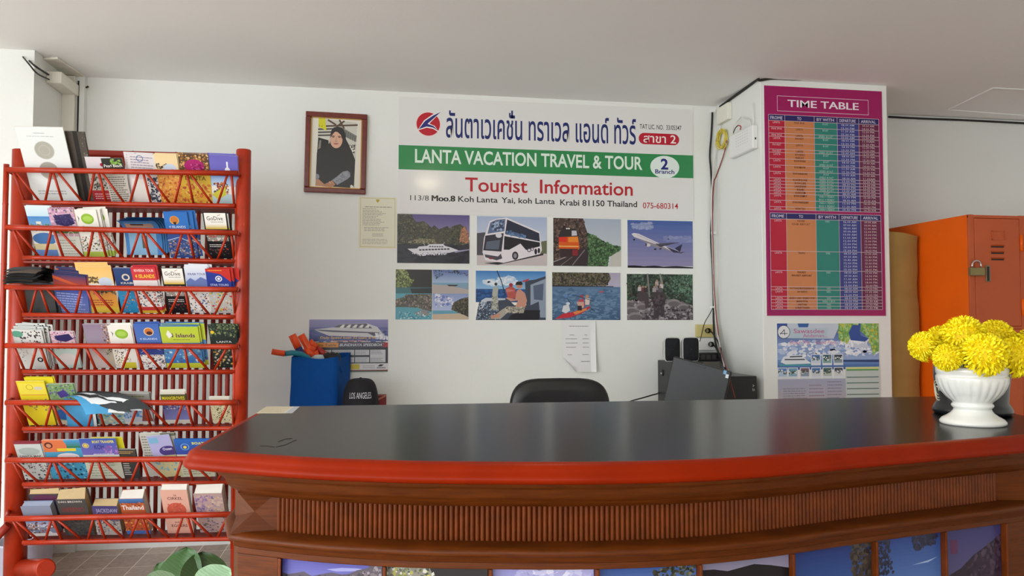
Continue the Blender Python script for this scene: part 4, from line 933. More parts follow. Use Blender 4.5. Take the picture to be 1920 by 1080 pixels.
# ------------------------------------------------------------------ leaflets
ALPHA = math.radians(31)
LV = Vector((0, -math.sin(ALPHA), math.cos(ALPHA))); LB = Vector((0, math.cos(ALPHA), math.sin(ALPHA)))   # up the sheet, and backwards
def rz(row, x):
    a, b = ROWZ[row][0], ROWZ[row][1]; return a.z + (b.z-a.z)*(x-a.x)/(b.x-a.x)
def tilted(px, py, row, back):
    """pixel -> (x, distance up the sheet) on the leaning plane of one pocket, `back` metres behind the first sheet"""
    z0 = rz(row, 0.45) + 0.010
    p0 = Vector((0, 0.051, z0)) + LB*back
    n = RM.to_3x3() @ LB
    q = RMI @ UP_(px, py, RM @ p0, n)
    return q.x, (q - p0).dot(LV), p0
def draw(p, ops):
    sd = 1
    for o in ops:
        k = o[0]; sd += 1
        if k == 'r': p.rect(*o[1:])
        elif k == 'g': p.grad(*o[1:])
        elif k == 'e': p.ell(*o[1:])
        elif k == 'c': p.ell(o[1], o[2], o[3], 0, o[4], 24, round_=True)
        elif k == 'o': p.ring(o[1], o[2], o[3], o[4], o[5] if len(o) > 5 else 0.2)
        elif k == 't': p.text(o[1], o[2], o[3], o[4], o[5], 'c', o[6], o[7] if len(o) > 7 else 0.012, 2)
        elif k == 'n': p.noise(o[1] if isinstance(o[1], list) else [(o[1][0],o[1][1]),(o[1][2],o[1][1]),(o[1][2],o[1][3]),(o[1][0],o[1][3])], o[2], o[3], o[4]*0.9, sd*7+len(o[2]))
        elif k == 'l': p.rows(*o[1:5], o[5], o[6], 0.4, sd)
        elif k == 'p': p.poly(o[1], o[2])
        elif k == 'i': p.line(o[1], o[2], o[3])
SHELF = ['top', 'second', 'third', 'fourth', 'fifth', 'sixth', 'bottom']
NB = {}
def leaflet(row, xl, xr, yt, ops, label, n=2, back=0.0, roll=0.0, board='#f0ede6', step=(0.003, 0.002), name='leaflet', cat='leaflet', yr=None, m=None, edge=None, t=0.0012, gap=0.0035, extra=''):
    x0, h, p0 = tilted(xl, yt, row, back); x1, h1, _ = tilted(xr, yt if yr is None else yr, row, back)
    w = x1 - x0
    p = Print(w, h, t, edge or board, board); draw(p, ops)
    me = p.mesh(name, m or M_SATIN)
    grp = 'leaflets in the %s pocket' % SHELF[row]
    for k in range(n):
        o = bpy.data.objects.new(name, me); COL.objects.link(o)
        pos = p0 + LB*(k*gap + t) + Vector((x0 + step[0]*k, 0, 0)) + LV*(step[1]*k)
        M = Matrix.Translation(pos) @ Matrix((Vector((1,0,0)), LB, LV)).transposed().to_4x4()
        o.matrix_world = RM @ M @ Matrix.Rotation(roll + 0.012*k*(1 if k % 2 else -1), 4, 'Y')
        lab = label if k == 0 else 'spare copy behind the ' + label
        finish(o, lab, cat, grp if k == 0 else 'spare copies behind the ' + ' '.join(label.split()[:6]))
    return x0, w, h
PAL = {'rock': ['#6d6a58','#4a4a3e','#8c8878','#3a3c36'], 'sea': ['#4f9cc4','#3a84b4','#8cc8dc'], 'fl': ['#c98ab0','#e0c0d4','#7a5a8a','#5a6a4a'], 'food': ['#a8743a','#7c4a2a','#c89a5a','#5c3a28','#d8b07a'],
       'warm': ['#e0a040','#d07a3a','#e8c060','#b85a38'], 'green': ['#5a7a4a','#7c9a5c','#3c5a38','#a0b880'], 'mix': ['#8a7c8c','#5c6a7c','#c0b8b4','#3c3c4c','#b08a7a'], 'map': ['#d8c88a','#b4a468','#7c8a5a','#e4dcb0','#5a5a48']}
n4 = lambda x0, y0, x1, y1: (x0, y0, x1, y1)
# top pocket
leaflet(0,158,206,294,[('r',0,0,1,1,'#b9b2aa'),('r',0,0,1,0.36,'#d9cfd2'),('c',0.62,0.17,0.08,'#b01838'),('l',0.1,0.28,0.9,0.33,'#8a8084',1),('n',n4(0,0.42,1,0.72),PAL['rock'],50,0.08),('r',0,0.74,1,1,'#a02a30'),('l',0.1,0.8,0.9,0.95,'#d8a8a8',3)],'grey leaflet with a small red heart and a red foot',1,0.014)
leaflet(0,192,232,297,[('r',0,0,1,0.3,'#2c2e2a'),('n',n4(0.45,0.03,0.9,0.14),['#6d9a3c','#8cb45a'],12,0.1),('t','Pearl Beach',0.5,0.20,0.065,'#f2efe8',0.86),('r',0.02,0.25,0.98,0.27,'#f0ece4'),('r',0,0.3,1,1,'#c9c5b8'),('l',0.06,0.4,0.94,0.98,'#5c5a54',12)],'black headed leaflet reading Pearl Beach',1,0.004,-0.04)
leaflet(0,232,287,288,[('r',0,0,1,1,'#dad4d4'),('l',0.08,0.03,0.9,0.4,'#9a94a0',7),('o',0.4,0.08,0.12,'#4a6a9c'),('r',0.05,0.5,0.6,1,'#e8e4dc'),('n',n4(0.6,0.45,1,0.95),['#3c4450','#55606a','#2c3440'],40,0.08)],'white leaflet covered in grey small print',3,0.012,0.06,step=(-0.006,0.003))
leaflet(0,287,330,288,[('g',0,0,1,0.4,'#e8cf9c','#f0dcb0'),('n',n4(0.05,0.2,0.5,0.3),['#6a5a48','#4a3c30'],14,0.08),('e',0.62,0.3,0.3,0.1,'#c9d4e4'),('r',0,0.4,1,1,'#e09a4a'),('n',n4(0,0.45,1,1),PAL['warm'],70,0.1)],'cream and orange sunset leaflet with a pale arch',2,0.010)
leaflet(0,330,386,287,[('r',0,0,1,1,'#5a4630'),('n',n4(0,0,1,0.38),PAL['food'],80,0.07),('e',0.5,0.24,0.34,0.13,'#a8246a'),('n',n4(0.4,0.2,0.8,0.32),['#7c1a4a','#c45a94'],16,0.06),('r',0,0.38,1,1,'#d9b440'),('t','LANTA',0.5,0.52,0.08,'#5c4a20',0.7),('n',n4(0.05,0.6,0.95,1),PAL['warm'],50,0.1)],'brown food leaflet with a round magenta badge',2,0.006,0.03,step=(-0.005,0.003))
leaflet(0,386,439,290,[('g',0,0,1,0.42,'#6a64b8','#7672c4'),('e',0.62,0.28,0.09,0.05,'#eceaf4'),('r',0.59,0.12,0.65,0.28,'#eceaf4'),('g',0,0.42,1,0.62,'#8ab0dc','#c4d8ec'),('n',n4(0.1,0.55,0.6,0.8),['#8a3a34','#4a4a3c','#c87a3a'],26,0.09),('r',0,0.78,1,1,'#bfd8dc'),('p',[(0,0.8),(0.5,0.6),(0.5,0.8),(0.2,0.9)],'#d8d04a')],'violet leaflet with a small white vase emblem',3,0.004,0.05,step=(0.0,0.003))
# second pocket
leaflet(1,45,92,386,[('g',0,0,1,0.2,'#d6e4e8','#c0dae4'),('g',0,0.2,1,0.4,'#4a86c4','#7cb0d8'),('r',0.3,0.3,0.5,0.36,'#e8e4d8'),('n',n4(0,0.35,1,0.48),['#6a8a5a','#c8d4c0'],20,0.08),('e',0.5,0.64,0.5,0.12,'#4a78b0'),('r',0,0.74,1,0.86,'#d8cca0'),('r',0,0.86,1,1,'#6a8cc4')],'pale blue beach leaflet at the left end',2,0.008)
leaflet(1,88,136,391,[('r',0,0,1,1,'#c8a4b4'),('n',n4(0,0,1,0.4),PAL['fl'],40,0.08),('p',[(0.15,0.14),(0.85,0.1),(0.95,0.3),(0.6,0.36),(0.25,0.32)],'#37305c'),('n',n4(0.2,0.12,0.9,0.32),['#2c2850','#4c4478'],20,0.08),('r',0,0.42,1,0.5,'#5c7a3c'),('o',0.7,0.52,0.13,'#e8e0d0'),('r',0,0.56,1,1,'#d6d8cc'),('l',0.1,0.62,0.9,0.95,'#a8a89c',6)],'pink leaflet with a dark purple island shape and red edges',3,0.003,step=(0.004,0.001),edge='#a82a38')
leaflet(1,136,179,393,[('r',0,0,1,1,'#e9e6dc'),('e',0.55,0.19,0.28,0.11,'#8fb83c'),('e',0.55,0.19,0.2,0.06,'#a8cc58'),('p',[(0.12,0.12),(0.2,0.18),(0.14,0.26),(0.16,0.19)],'#3a3a34'),('n',n4(0.02,0.55,0.98,0.86),['#6a5a48','#8a8c6a','#c8a090','#3c4434'],46,0.07),('r',0,0.88,1,1,'#b8cc58')],'white leaflet with a lime green oval badge',5,0.006,step=(0.011,0.0005),gap=0.005)
def bentstack(row, xl, xr, yt, n, fn, label, amp, name='leaflet', back=0.032, board='#5a94c8'):
    x0, h, p0 = tilted(xl, yt, row, back); x1, _, _ = tilted(xr, yt, row, back); w = x1-x0
    grp = 'leaflets in the %s pocket' % SHELF[row]
    for k in range(n):
        p = Print(w, h, 0.001, board); p.v = []; p.f = []; p.c = []
        N = 14
        for j in range(N): fn(p, j/N, (j+1)/N)
        def bd(x, y, z, k=k):
            v = z/h; return (x, y - amp*max(0, v-0.45)**2*3.0 + amp*0.4*math.sin(v*3.1), z - amp*0.6*max(0, v-0.5)**2*2)
        pos = p0 + LB*(k*0.005+0.001) + Vector((x0 + 0.008*k, 0, 0)) + LV*(0.002*k)
        o = p.obj(name, RM @ Matrix.Translation(pos) @ Matrix((Vector((1,0,0)), LB, LV)).transposed().to_4x4(), M_SATIN, bend=bd)
        finish(o, label if k == 0 else 'spare copy tucked behind the ' + label, 'leaflet', grp if k == 0 else 'spare copies behind the ' + ' '.join(label.split()[:6]))
def blue_bent(p, y0, y1):
    c = '#3f7fc4' if y0 < 0.12 else '#c89a80' if 0.17 < y0 < 0.30 else '#6aa4d4' if y0 < 0.5 else '#8cb8d8'
    p.rect(0,y0,1,y1,'#4a88c8'); p.rect(0.1,y0,0.85,y1,c)
    if 0.2 < y0 < 0.28: p.rect(0.25,y0,0.6,y1,'#5c3a34')
    if 0.55 < y0 < 0.85: p.rect(0.45,y0,0.6,y1,'#5a5a48')
    p._add([(0,0.0008,(1-y1)*p.h),(p.w,0.0008,(1-y1)*p.h),(p.w,0.0008,(1-y0)*p.h),(0,0.0008,(1-y0)*p.h)],[(3,2,1,0)],lin('#2f5c94'))
bentstack(1,222,292,400,5,blue_bent,'bulging light blue leaflet curling forward at its top',0.05)
leaflet(1,305,350,397,[('g',0,0,1,0.45,'#2f6cb8','#3f7cc4'),('c',0.42,0.18,0.2,'#d8a04a'),('c',0.42,0.17,0.16,'#c87a3a'),('p',[(0.34,0.22),(0.5,0.22),(0.46,0.28),(0.38,0.27)],'#3a2a28'),('t','4 ISLANDS',0.5,0.35,0.05,'#d8e4f0',0.7),('r',0,0.45,1,1,'#3a5aa0'),('n',n4(0,0.6,1,0.95),PAL['mix'],50,0.09),('i',[(0,0.62),(0.5,0.55),(1,0.66)],0.03,'#c8d8ec')],'royal blue leaflet with an orange disc next to the bulging stack',3,0.008,step=(0.018,0.0),gap=0.006,edge='#1c3a70')
GODIVE = [('r',0,0,1,1,'#1c1c1e'),('r',0.05,0.015,0.95,0.36,'#f0ede4'),('t','GoDive',0.48,0.17,0.085,'#2a2a2c',0.68,0.004),('i',[(0.6,0.07),(0.72,0.05)],0.02,'#b03a34'),('l',0.3,0.19,0.95,0.22,'#8a8884',1),('g',0.05,0.26,0.95,0.36,'#ece4cc','#dcc058',4),('r',0.05,0.4,0.95,0.62,'#a09a90'),('n',n4(0.05,0.4,0.95,0.62),['#c85a4a','#e0dcd4','#6a6a6c'],24,0.08),('l',0.1,0.68,0.9,0.76,'#d8d4cc',2),('n',n4(0.1,0.78,0.9,0.92),['#a83a34','#5c5a58'],12,0.07)]
leaflet(1,379,424,398,GODIVE,'white and black Go Dive leaflet at the right end',3,0.003,step=(0.008,-0.003),edge='#1c1c1e',gap=0.005)
# third pocket
leaflet(2,50,105,530,[('r',0,0,1,1,'#6a6c78'),('n',n4(0,0.1,1,1),PAL['mix'],90,0.09)],'dark leaflet of mixed pictures standing below the drooping sheets',2,0.004)
leaflet(2,88,150,512,[('g',0,0,1,0.3,'#2a3a64','#c8543a'),('p',[(0,0.04),(1,0.3),(1,0.36),(0,0.12)],'#d8603a'),('g',0,0.36,1,1,'#4a5ca8','#7484c0'),('l',0.05,0.45,0.95,0.95,'#a4b0dc',8)],'indigo leaflet with an orange diagonal',5,0.003,0.10,step=(0.006,0.006),edge='#1f2c50')
leaflet(2,144,206,500,[('g',0,0,1,0.36,'#e8b868','#ecd08c'),('n',n4(0.1,0.22,0.55,0.34),['#5c4a34','#7a6848'],26,0.06),('e',0.75,0.32,0.22,0.1,'#c8d4e0'),('g',0,0.4,1,1,'#d88a4a','#e8b040'),('n',n4(0.3,0.42,1,0.6),PAL['rock'],20,0.08),('l',0.1,0.7,0.9,0.85,'#a83a3a',3),('r',0,0.88,1,1,'#e0c048')],'sunset orange leaflet with a dark tree line',3,0.008,0.01,step=(-0.004,0.008))
leaflet(2,211,249,503,[('r',0,0,1,0.45,'#2c4474'),('o',0.55,0.2,0.2,'#d8ccb0',0.4),('t','KRABI',0.55,0.35,0.045,'#d8d4c4',0.6),('r',0,0.42,1,1,'#2f8cbc'),('n',n4(0.1,0.45,0.95,0.95),['#d8a04a','#1f6c9c','#7cc0d8','#c85a3a'],26,0.07)],'navy leaflet with a pale round crest above turquoise',2,0.006)
leaflet(2,244,290,501,[('g',0,0,1,0.36,'#c8303a','#d04a48'),('t','RIVIERA TOUR',0.52,0.10,0.055,'#f0dcd4',0.8),('t','4 ISLANDS',0.52,0.23,0.075,'#f0cc3a',0.8,0.02),('r',0,0.28,1,0.44,'#e4dcd8'),('n',n4(0,0.45,1,0.85),PAL['mix']+['#c85a4a'],50,0.08),('r',0,0.86,1,0.94,'#c83a3a'),('r',0,0.94,1,1,'#e0b83a')],'red leaflet titled Riviera Tour 4 Islands',3,0.003,step=(0.006,0.003),edge='#8a2a30')
leaflet(2,300,343,502,GODIVE,'white and black Go Dive leaflet in the third pocket',1,0.005,edge='#1c1c1e')
leaflet(2,344,388,500,[('g',0,0,1,0.4,'#e0e4ec','#a8b8dc'),('t','KRABI TOUR',0.5,0.18,0.045,'#3a4a84',0.75),('p',[(0,0.32),(0.2,0.24),(0.4,0.3),(0.65,0.22),(1,0.3),(1,0.44),(0,0.44)],'#6a7cb4'),('n',n4(0,0.45,1,1),['#5a7cb4','#c8a080','#8a5a50','#d8d8dc','#4a5a6a'],50,0.08)],'white and pale blue leaflet with a blue mountain ridge',4,0.006,step=(0.003,0.003))
leaflet(2,384,430,504,[('r',0,0,1,0.45,'#2c3f94'),('p',[(0,0),(1,0),(1,0.3),(0.6,0.12),(0,0.06)],'#c8342c'),('l',0.1,0.02,0.7,0.06,'#e8a83a',1),('o',0.5,0.22,0.14,'#e8e8ec',0.3),('c',0.5,0.22,0.06,'#e8e8ec'),('t','STAR TOURS',0.5,0.38,0.045,'#c8d0e8',0.75),('r',0,0.42,1,1,'#c8c8c0'),('n',n4(0.05,0.45,0.95,0.95),['#c83a34','#e0c04a','#4a9c8c','#d8dcd8'],36,0.08)],'blue leaflet with a red corner and a white sun crest',4,0.003,step=(0.009,0.0),edge='#8a2430',gap=0.005)
# fourth pocket
leaflet(3,16,72,617,[('r',0,0,1,1,'#d4d6d0'),('e',0.15,0.12,0.2,0.08,'#5c9c84'),('n',n4(0.25,0.03,0.95,0.36),['#3a3434','#4c4440'],16,0.07),('l',0.3,0.3,0.95,0.34,'#c87a84',1),('n',n4(0.05,0.5,0.5,0.8),['#8a8c88','#a8a8a4'],10,0.05),('o',0.75,0.75,0.1,'#2c2c30',0.5)],'pale grey leaflet with black butterflies at the left end',6,0.004,0.05,step=(0.005,0.004),edge='#5c6a68',gap=0.005)
leaflet(3,92,136,622,[('r',0,0,1,1,'#d4b4bc'),('n',n4(0,0,1,0.3),PAL['fl'],30,0.07),('p',[(0.15,0.12),(0.8,0.06),(0.95,0.2),(0.6,0.28),(0.25,0.24)],'#322c5c'),('r',0,0.32,1,1,'#b8ccc4'),('o',0.2,0.42,0.1,'#3a3a34'),('o',0.45,0.42,0.1,'#3a3a34'),('o',0.78,0.42,0.1,'#3a3a34'),('e',0.5,0.75,0.4,0.16,'#d4ccc8')],'pink leaflet with a dark island shape in the fourth pocket',2,0.008)
leaflet(3,154,203,608,[('g',0,0,1,0.45,'#8c7c90','#a094a4'),('n',n4(0.68,0,1,0.5),PAL['food']+['#e8dcd0'],40,0.06),('g',0,0.45,0.65,1,'#a89494','#c8bcb4'),('r',0.65,0.45,1,1,'#b4ac98'),('n',n4(0.65,0.45,1,0.7),PAL['rock'],14,0.06)],'mauve leaflet with a strip of food pictures on its right',2,0.006)
leaflet(3,200,244,611,[('r',0,0,1,1,'#e8e5dc'),('e',0.55,0.19,0.28,0.11,'#8fb83c'),('e',0.55,0.19,0.2,0.06,'#a8cc58'),('p',[(0.1,0.12),(0.2,0.18),(0.13,0.26),(0.16,0.19)],'#3a3a34'),('n',n4(0.02,0.55,0.7,0.95),['#5a4a40','#8a7c5a','#2c2c28','#c8b84a'],36,0.06),('r',0.3,0.86,0.9,1,'#d0c83c')],'white leaflet with a lime oval badge in the fourth pocket',3,0.004,step=(0.003,0.004))
leaflet(3,249,296,607,[('g',0,0,1,0.42,'#4468b4','#5478bc'),('c',0.56,0.18,0.2,'#e0cca8'),('c',0.56,0.18,0.17,'#c8743a'),('e',0.58,0.21,0.12,0.04,'#4a2c2c'),('t','4 ISLANDS',0.5,0.36,0.04,'#d0dcf0',0.7),('r',0,0.42,1,0.7,'#3a4c94'),('i',[(0.1,0.65),(0.5,0.5),(0.9,0.6)],0.02,'#b8c8e4'),('n',n4(0,0.7,1,1),PAL['mix'],36,0.08)],'blue leaflet with an orange disc in the fourth pocket',3,0.006,step=(0.005,0.002),edge='#1c3468')
leaflet(3,298,370,611,[('r',0,0,1,1,'#3f78b8'),('g',0,0.02,1,0.4,'#b4c83a','#c4d048'),('t','4 Islands',0.56,0.27,0.09,'#5c2c5c',0.66,0.02),('p',[(0.14,0.2),(0.2,0.1),(0.3,0.22),(0.2,0.3)],'#e8e8e0'),('l',0.3,0.31,0.85,0.34,'#5c5c2c',1),('g',0,0.42,1,0.85,'#6aa0d0','#3a78b8'),('n',n4(0,0.45,1,0.85),['#4a8a9c','#8ac0d4','#5c5c8c','#d0e0e8'],30,0.07),('r',0,0.88,1,1,'#c8cc3c')],'lime green leaflet titled 4 Islands',4,0.003,step=(0.006,0.005),edge='#1f3a6c')
leaflet(3,390,442,614,[('r',0,0,1,1,'#2a3430'),('n',n4(0,0,1,0.24),['#4a5a44','#6a7c5a','#2c3828','#8a945c'],40,0.07),('c',0.12,0.12,0.07,'#e0c83a'),('t','LANTA',0.5,0.38,0.05,'#d8dcd8',0.55),('n',n4(0,0.5,1,0.95),['#8a8c80','#b4b09c','#5c6450','#d8a84a'],36,0.08)],'dark green leaflet with a yellow dot at the right end',4,0.004,step=(0.001,0.005),edge='#3a3f38')
# fifth pocket
leaflet(4,29,82,715,[('r',0,0,1,1,'#e0cc2a'),('r',0.04,0.05,0.96,0.3,'#e4d44a'),('o',0.42,0.14,0.12,'#8a7c2a',0.12),('e',0.72,0.16,0.16,0.04,'#c8c4a8'),('i',[(0.05,0.31),(0.95,0.31)],0.02,'#c85a3a'),('n',n4(0.2,0.4,0.9,0.66),['#a87a4a','#8a8a5a','#d8a85a'],20,0.08),('r',0,0.7,1,1,'#e4d02c')],'bright yellow leaflet with a thin red stripe',1,0.003)
leaflet(4,44,98,708,[('r',0,0,1,1,'#dccc24'),('r',0,0.1,1,0.12,'#c8b81c')],'plain yellow booklet standing behind the striped yellow one',2,0.014,edge='#b8a81c')
leaflet(4,88,138,721,[('r',0,0,1,1,'#7c9a6c'),('n',n4(0,0,1,0.36),PAL['green']+['#6a5a9c'],40,0.08),('p',[(0.3,0.2),(0.6,0.14),(0.75,0.28),(0.4,0.34)],'#4a3c84'),('n',n4(0,0.4,1,0.7),PAL['rock'],30,0.08),('e',0.4,0.75,0.4,0.14,'#2f5c9c'),('r',0,0.9,1,1,'#c8b8a0')],'green leaflet with violet flowers beside the yellow ones',2,0.006,-0.02)
leaflet(4,160,232,760,[('r',0,0,1,1,'#a8b8a8'),('n',n4(0,0,1,1),['#4a94b8','#8ab0a0','#c8d4c8','#6a8a6a','#d0c8b0'],60,0.07)],'blue and green island map leaflet below the fanned sheets',2,0.005)
leaflet(4,222,277,738,[('r',0,0,1,0.4,'#9c9a94'),('l',0.05,0.04,0.9,0.14,'#6a7a4a',1),('r',0,0.4,1,1,'#c0c8d0'),('n',n4(0,0.4,0.6,0.8),['#5a8cc0','#8ab4dc'],20,0.09),('p',[(0.6,0.9),(0.7,0.5),(0.9,0.5),(1,0.9)],'#8a4a3c'),('r',0,0.92,1,1,'#d8d4c8')],'thick grey topped leaflet with a red temple',4,0.004,0.02,step=(0.0,0.002))
leaflet(4,299,346,735,[('r',0,0,1,1,'#d8d4c4'),('r',0,0.08,1,0.3,'#5c5a34'),('t','MANGROVES',0.5,0.25,0.1,'#e8d83c',0.9,0.02),('g',0,0.36,1,0.88,'#5a5a8c','#8084bc'),('n',n4(0,0.36,1,0.55),['#8ab0d0','#3c4468','#c8a8a0'],24,0.07)],'leaflet with a yellow band reading Mangroves',3,0.004,step=(0.003,0.003))
leaflet(4,391,429,744,[('r',0,0,1,1,'#ddd6b0'),('r',0,0,1,0.12,'#e8e4d4'),('n',n4(0.03,0.32,0.97,0.9),PAL['map']+['#3a3f34'],70,0.06)],'cream map leaflet alone at the right end',2,0.006,step=(0.003,0.0))
# sixth pocket
leaflet(5,24,74,829,[('r',0,0,1,1,'#c4ccc8'),('r',0,0,1,0.06,'#8a3440'),('e',0.5,0.25,0.4,0.1,'#a8b4ac'),('i',[(0.05,0.22),(0.4,0.16),(0.9,0.24)],0.02,'#98a8a0'),('t','LANTA MAP',0.5,0.4,0.05,'#4a4c4c',0.8),('n',n4(0,0.45,1,1),['#5a3c4c','#8a7c7c','#3c5c4c','#d0c8c4'],46,0.08)],'grey map leaflet with a dark red top edge',2,0.004,edge='#8a3440')
leaflet(5,77,148,826,[('r',0,0,1,1,'#4a9cc0'),('p',[(0,0),(0.55,0),(0.65,0.16),(0.55,0.3),(0,0.3)],'#d8764a'),('c',0.15,0.13,0.11,'#5c2c24'),('c',0.15,0.14,0.07,'#c88a6a'),('r',0.35,0.21,0.85,0.28,'#e0cc3a'),('g',0.62,0,1,0.2,'#4a94c4','#3c7c5c',4),('e',0.6,0.42,0.3,0.09,'#e0d8dc'),('n',n4(0,0.45,1,1),['#4aa4c8','#2f6c8c','#8cc8d8','#1f3c4c'],46,0.07)],'orange and teal leaflet with a round portrait badge',2,0.006)
leaflet(5,147,216,823,[('g',0,0,1,0.4,'#3c5cac','#7468b4'),('o',0.14,0.17,0.09,'#d8cc5a',0.25),('c',0.14,0.17,0.05,'#e4c83a'),('t','BOAT TRANSFER',0.64,0.11,0.06,'#e4d84a',0.6,0.02),('t','KOH',0.5,0.26,0.11,'#2a2c6c',0.26,0.01),('n',n4(0.6,0.18,0.98,0.36),['#8a5ca4','#b08ac4'],14,0.06),('l',0.3,0.36,0.9,0.4,'#e0dce8',1),('r',0,0.42,1,1,'#c8ccb8'),('l',0.1,0.5,0.9,0.95,'#98a08c',7)],'blue leaflet titled Boat Transfer',1,0.003)
leaflet(5,170,229,820,[('r',0,0,1,1,'#c8c42c'),('l',0.1,0.02,0.8,0.05,'#8a8a2c',1)],'plain yellow green leaflet behind the Boat Transfer one',1,0.014)
leaflet(5,216,250,843,[('r',0,0,1,1,'#4a4640'),('l',0.05,0.05,0.95,0.16,'#c8a05a',2),('r',0,0.25,1,1,'#3c3c3c'),('l',0.2,0.3,0.6,0.9,'#d0ccc4',8)],'small dark leaflet between the yellow and grey ones',2,0.004,0.03)
leaflet(5,260,326,813,[('r',0,0,1,1,'#bcbab0'),('l',0.04,0.05,0.6,0.6,'#7c7c74',9),('r',0.6,0.0,1,0.06,'#6a6c5c')],'grey text leaflet behind the lavender one',2,0.014)
leaflet(5,284,328,818,[('g',0,0,1,0.5,'#a8a8d0','#b4b0d8'),('r',0.05,0.05,0.45,0.18,'#7cb0d0'),('e',0.75,0.38,0.4,0.12,'#4a3c7c'),('t','Ocean',0.72,0.36,0.06,'#e8e4f0',0.4),('r',0,0.48,1,1,'#c8c090'),('n',n4(0.0,0.5,0.9,0.85),['#5aa0c8','#8ab4c0'],18,0.08)],'lavender leaflet with a dark purple oval',1,0.004,-0.10)
leaflet(5,325,392,824,[('g',0,0,1,0.4,'#2f68b8','#3c4c9c'),('o',0.28,0.2,0.12,'#8cb8dc',0.15),('c',0.28,0.21,0.05,'#e0cc4a'),('t','BOAT',0.66,0.14,0.06,'#e4d84a',0.34,0.02),('r',0,0.42,1,1,'#d0d0b4'),('l',0.1,0.5,0.9,0.95,'#a0a48c',7)],'blue leaflet at the right end beside the counter corner',2,0.005,edge='#1f2c5c')

# big white picture booklet in the top pocket and the dark catalogue behind it
leaflet(0,26,116,238,[('r',0,0,1,1,'#dfe3e0'),('l',0.35,0.07,0.6,0.09,'#a0a4a4',1),('l',0.2,0.11,0.8,0.13,'#b4b8b8',1),('c',0.5,0.30,0.21,'#a9a89c'),('o',0.5,0.30,0.21,'#c0bfb6',0.06),('o',0.5,0.30,0.12,'#b8b7ac',0.1),('c',0.5,0.57,0.21,'#a39f94'),('o',0.5,0.57,0.21,'#bab6aa',0.06),('l',0.15,0.83,0.85,0.9,'#a8acac',2)],'large white booklet with two grey discs on its cover',1,-0.002,0.0,name='booklet',cat='booklet',t=0.006)
leaflet(0,62,150,246,[('r',0,0,1,1,'#4c463e'),('i',[(0.8,0),(0.8,1)],0.10,'#211f1d'),('n',n4(0.88,0,1,1),['#8a8478','#5c5448'],30,0.02)],'dark spiral bound catalogue behind the large white booklet',1,0.012,0.03,name='catalogue',cat='catalogue',t=0.012,edge='#4a443c')
leaflet(0,100,153,247,[('r',0,0,1,1,'#d4d0dc'),('r',0.2,0.3,1,0.5,'#a8a4d0')],'pale lilac brochure right behind the spiral catalogue',1,0.032,0.02,name='brochure',cat='brochure',t=0.004)

# sheets drooping forward over the third pocket's upper rail
def droop(row, px0, px1, n, label, cols, flap, z_off, skew=0.0, gap=0.004, dip=0.03, turn=0.0):
    A = ROWZ[row][2]
    x0, x1 = rk(px0, 540, 0.0).x, rk(px1, 540, 0.0).x; zr = A.z
    for k in range(n):
        rr = random.Random(k+row*9)
        pts = []; lift = gap*k
        for j in range(12):
            s = j/11
            if s < 0.35: d, z = 0.035 - 0.05*(s/0.35) + lift*0.6, zr - 0.12 + (0.12+z_off+lift)*(s/0.35)
            else:
                q = (s-0.35)/0.65; d = -0.015 + lift*0.6 - flap*(1 + 0.10*rr.uniform(-1, 1))*q; z = zr + z_off + lift + 0.020*math.sin(q*2.4) - dip*q*q + rr.uniform(-.0012, .0012)
            pts.append((d, z, s))
        jx = rr.uniform(-.012, .012); sk = skew + turn*k
        rows = [[(x0 + jx + sk*max(0, s-0.35)*flap*8, d, z), ((x0+x1)/2 + jx + sk*max(0, s-0.35)*flap*8, d, z + 0.004), (x1 + jx + sk*max(0, s-0.35)*flap*8, d, z)] for d, z, s in pts]
        mb = MB(); mb.strip(rows, 0, True); mb.strip([[(a[0],a[1]+0.0008,a[2]-0.0008) for a in r] for r in rows], 0, True)
        o = mb.build('leaflet', cols[k % len(cols)], rack, normals=False)
        o.parent = None; o.matrix_world = RM
        finish(o, label, 'leaflet', label.split(' over ')[0] + ' group')
m_dk = [mat('dark_grey_paper', '#383836', 0.6, var=0.2), mat('slate_paper', '#3a4046', 0.6, var=0.2), mat('brown_grey_paper', '#5a5046', 0.6, var=0.2)]
droop(2, 50, 104, 11, 'dark leaflet drooping forward over the third rail at its left end', m_dk, 0.12, 0.014, -0.03, 0.0056, 0.02, -0.004)
m_fan = [mat('sky_blue_paper', '#4a9ccc', 0.4, var=0.2), mat('white_paper', '#d8dcdc', 0.5), mat('black_paper', '#2f3436', 0.5)]
droop(4, 128, 176, 5, 'blue and grey leaflet fanned forward over the fifth rail', [m_fan[0], m_fan[1], m_fan[2], m_fan[1], m_fan[2]], 0.11, 0.016, 0.25, 0.0045, 0.075, 0.06)

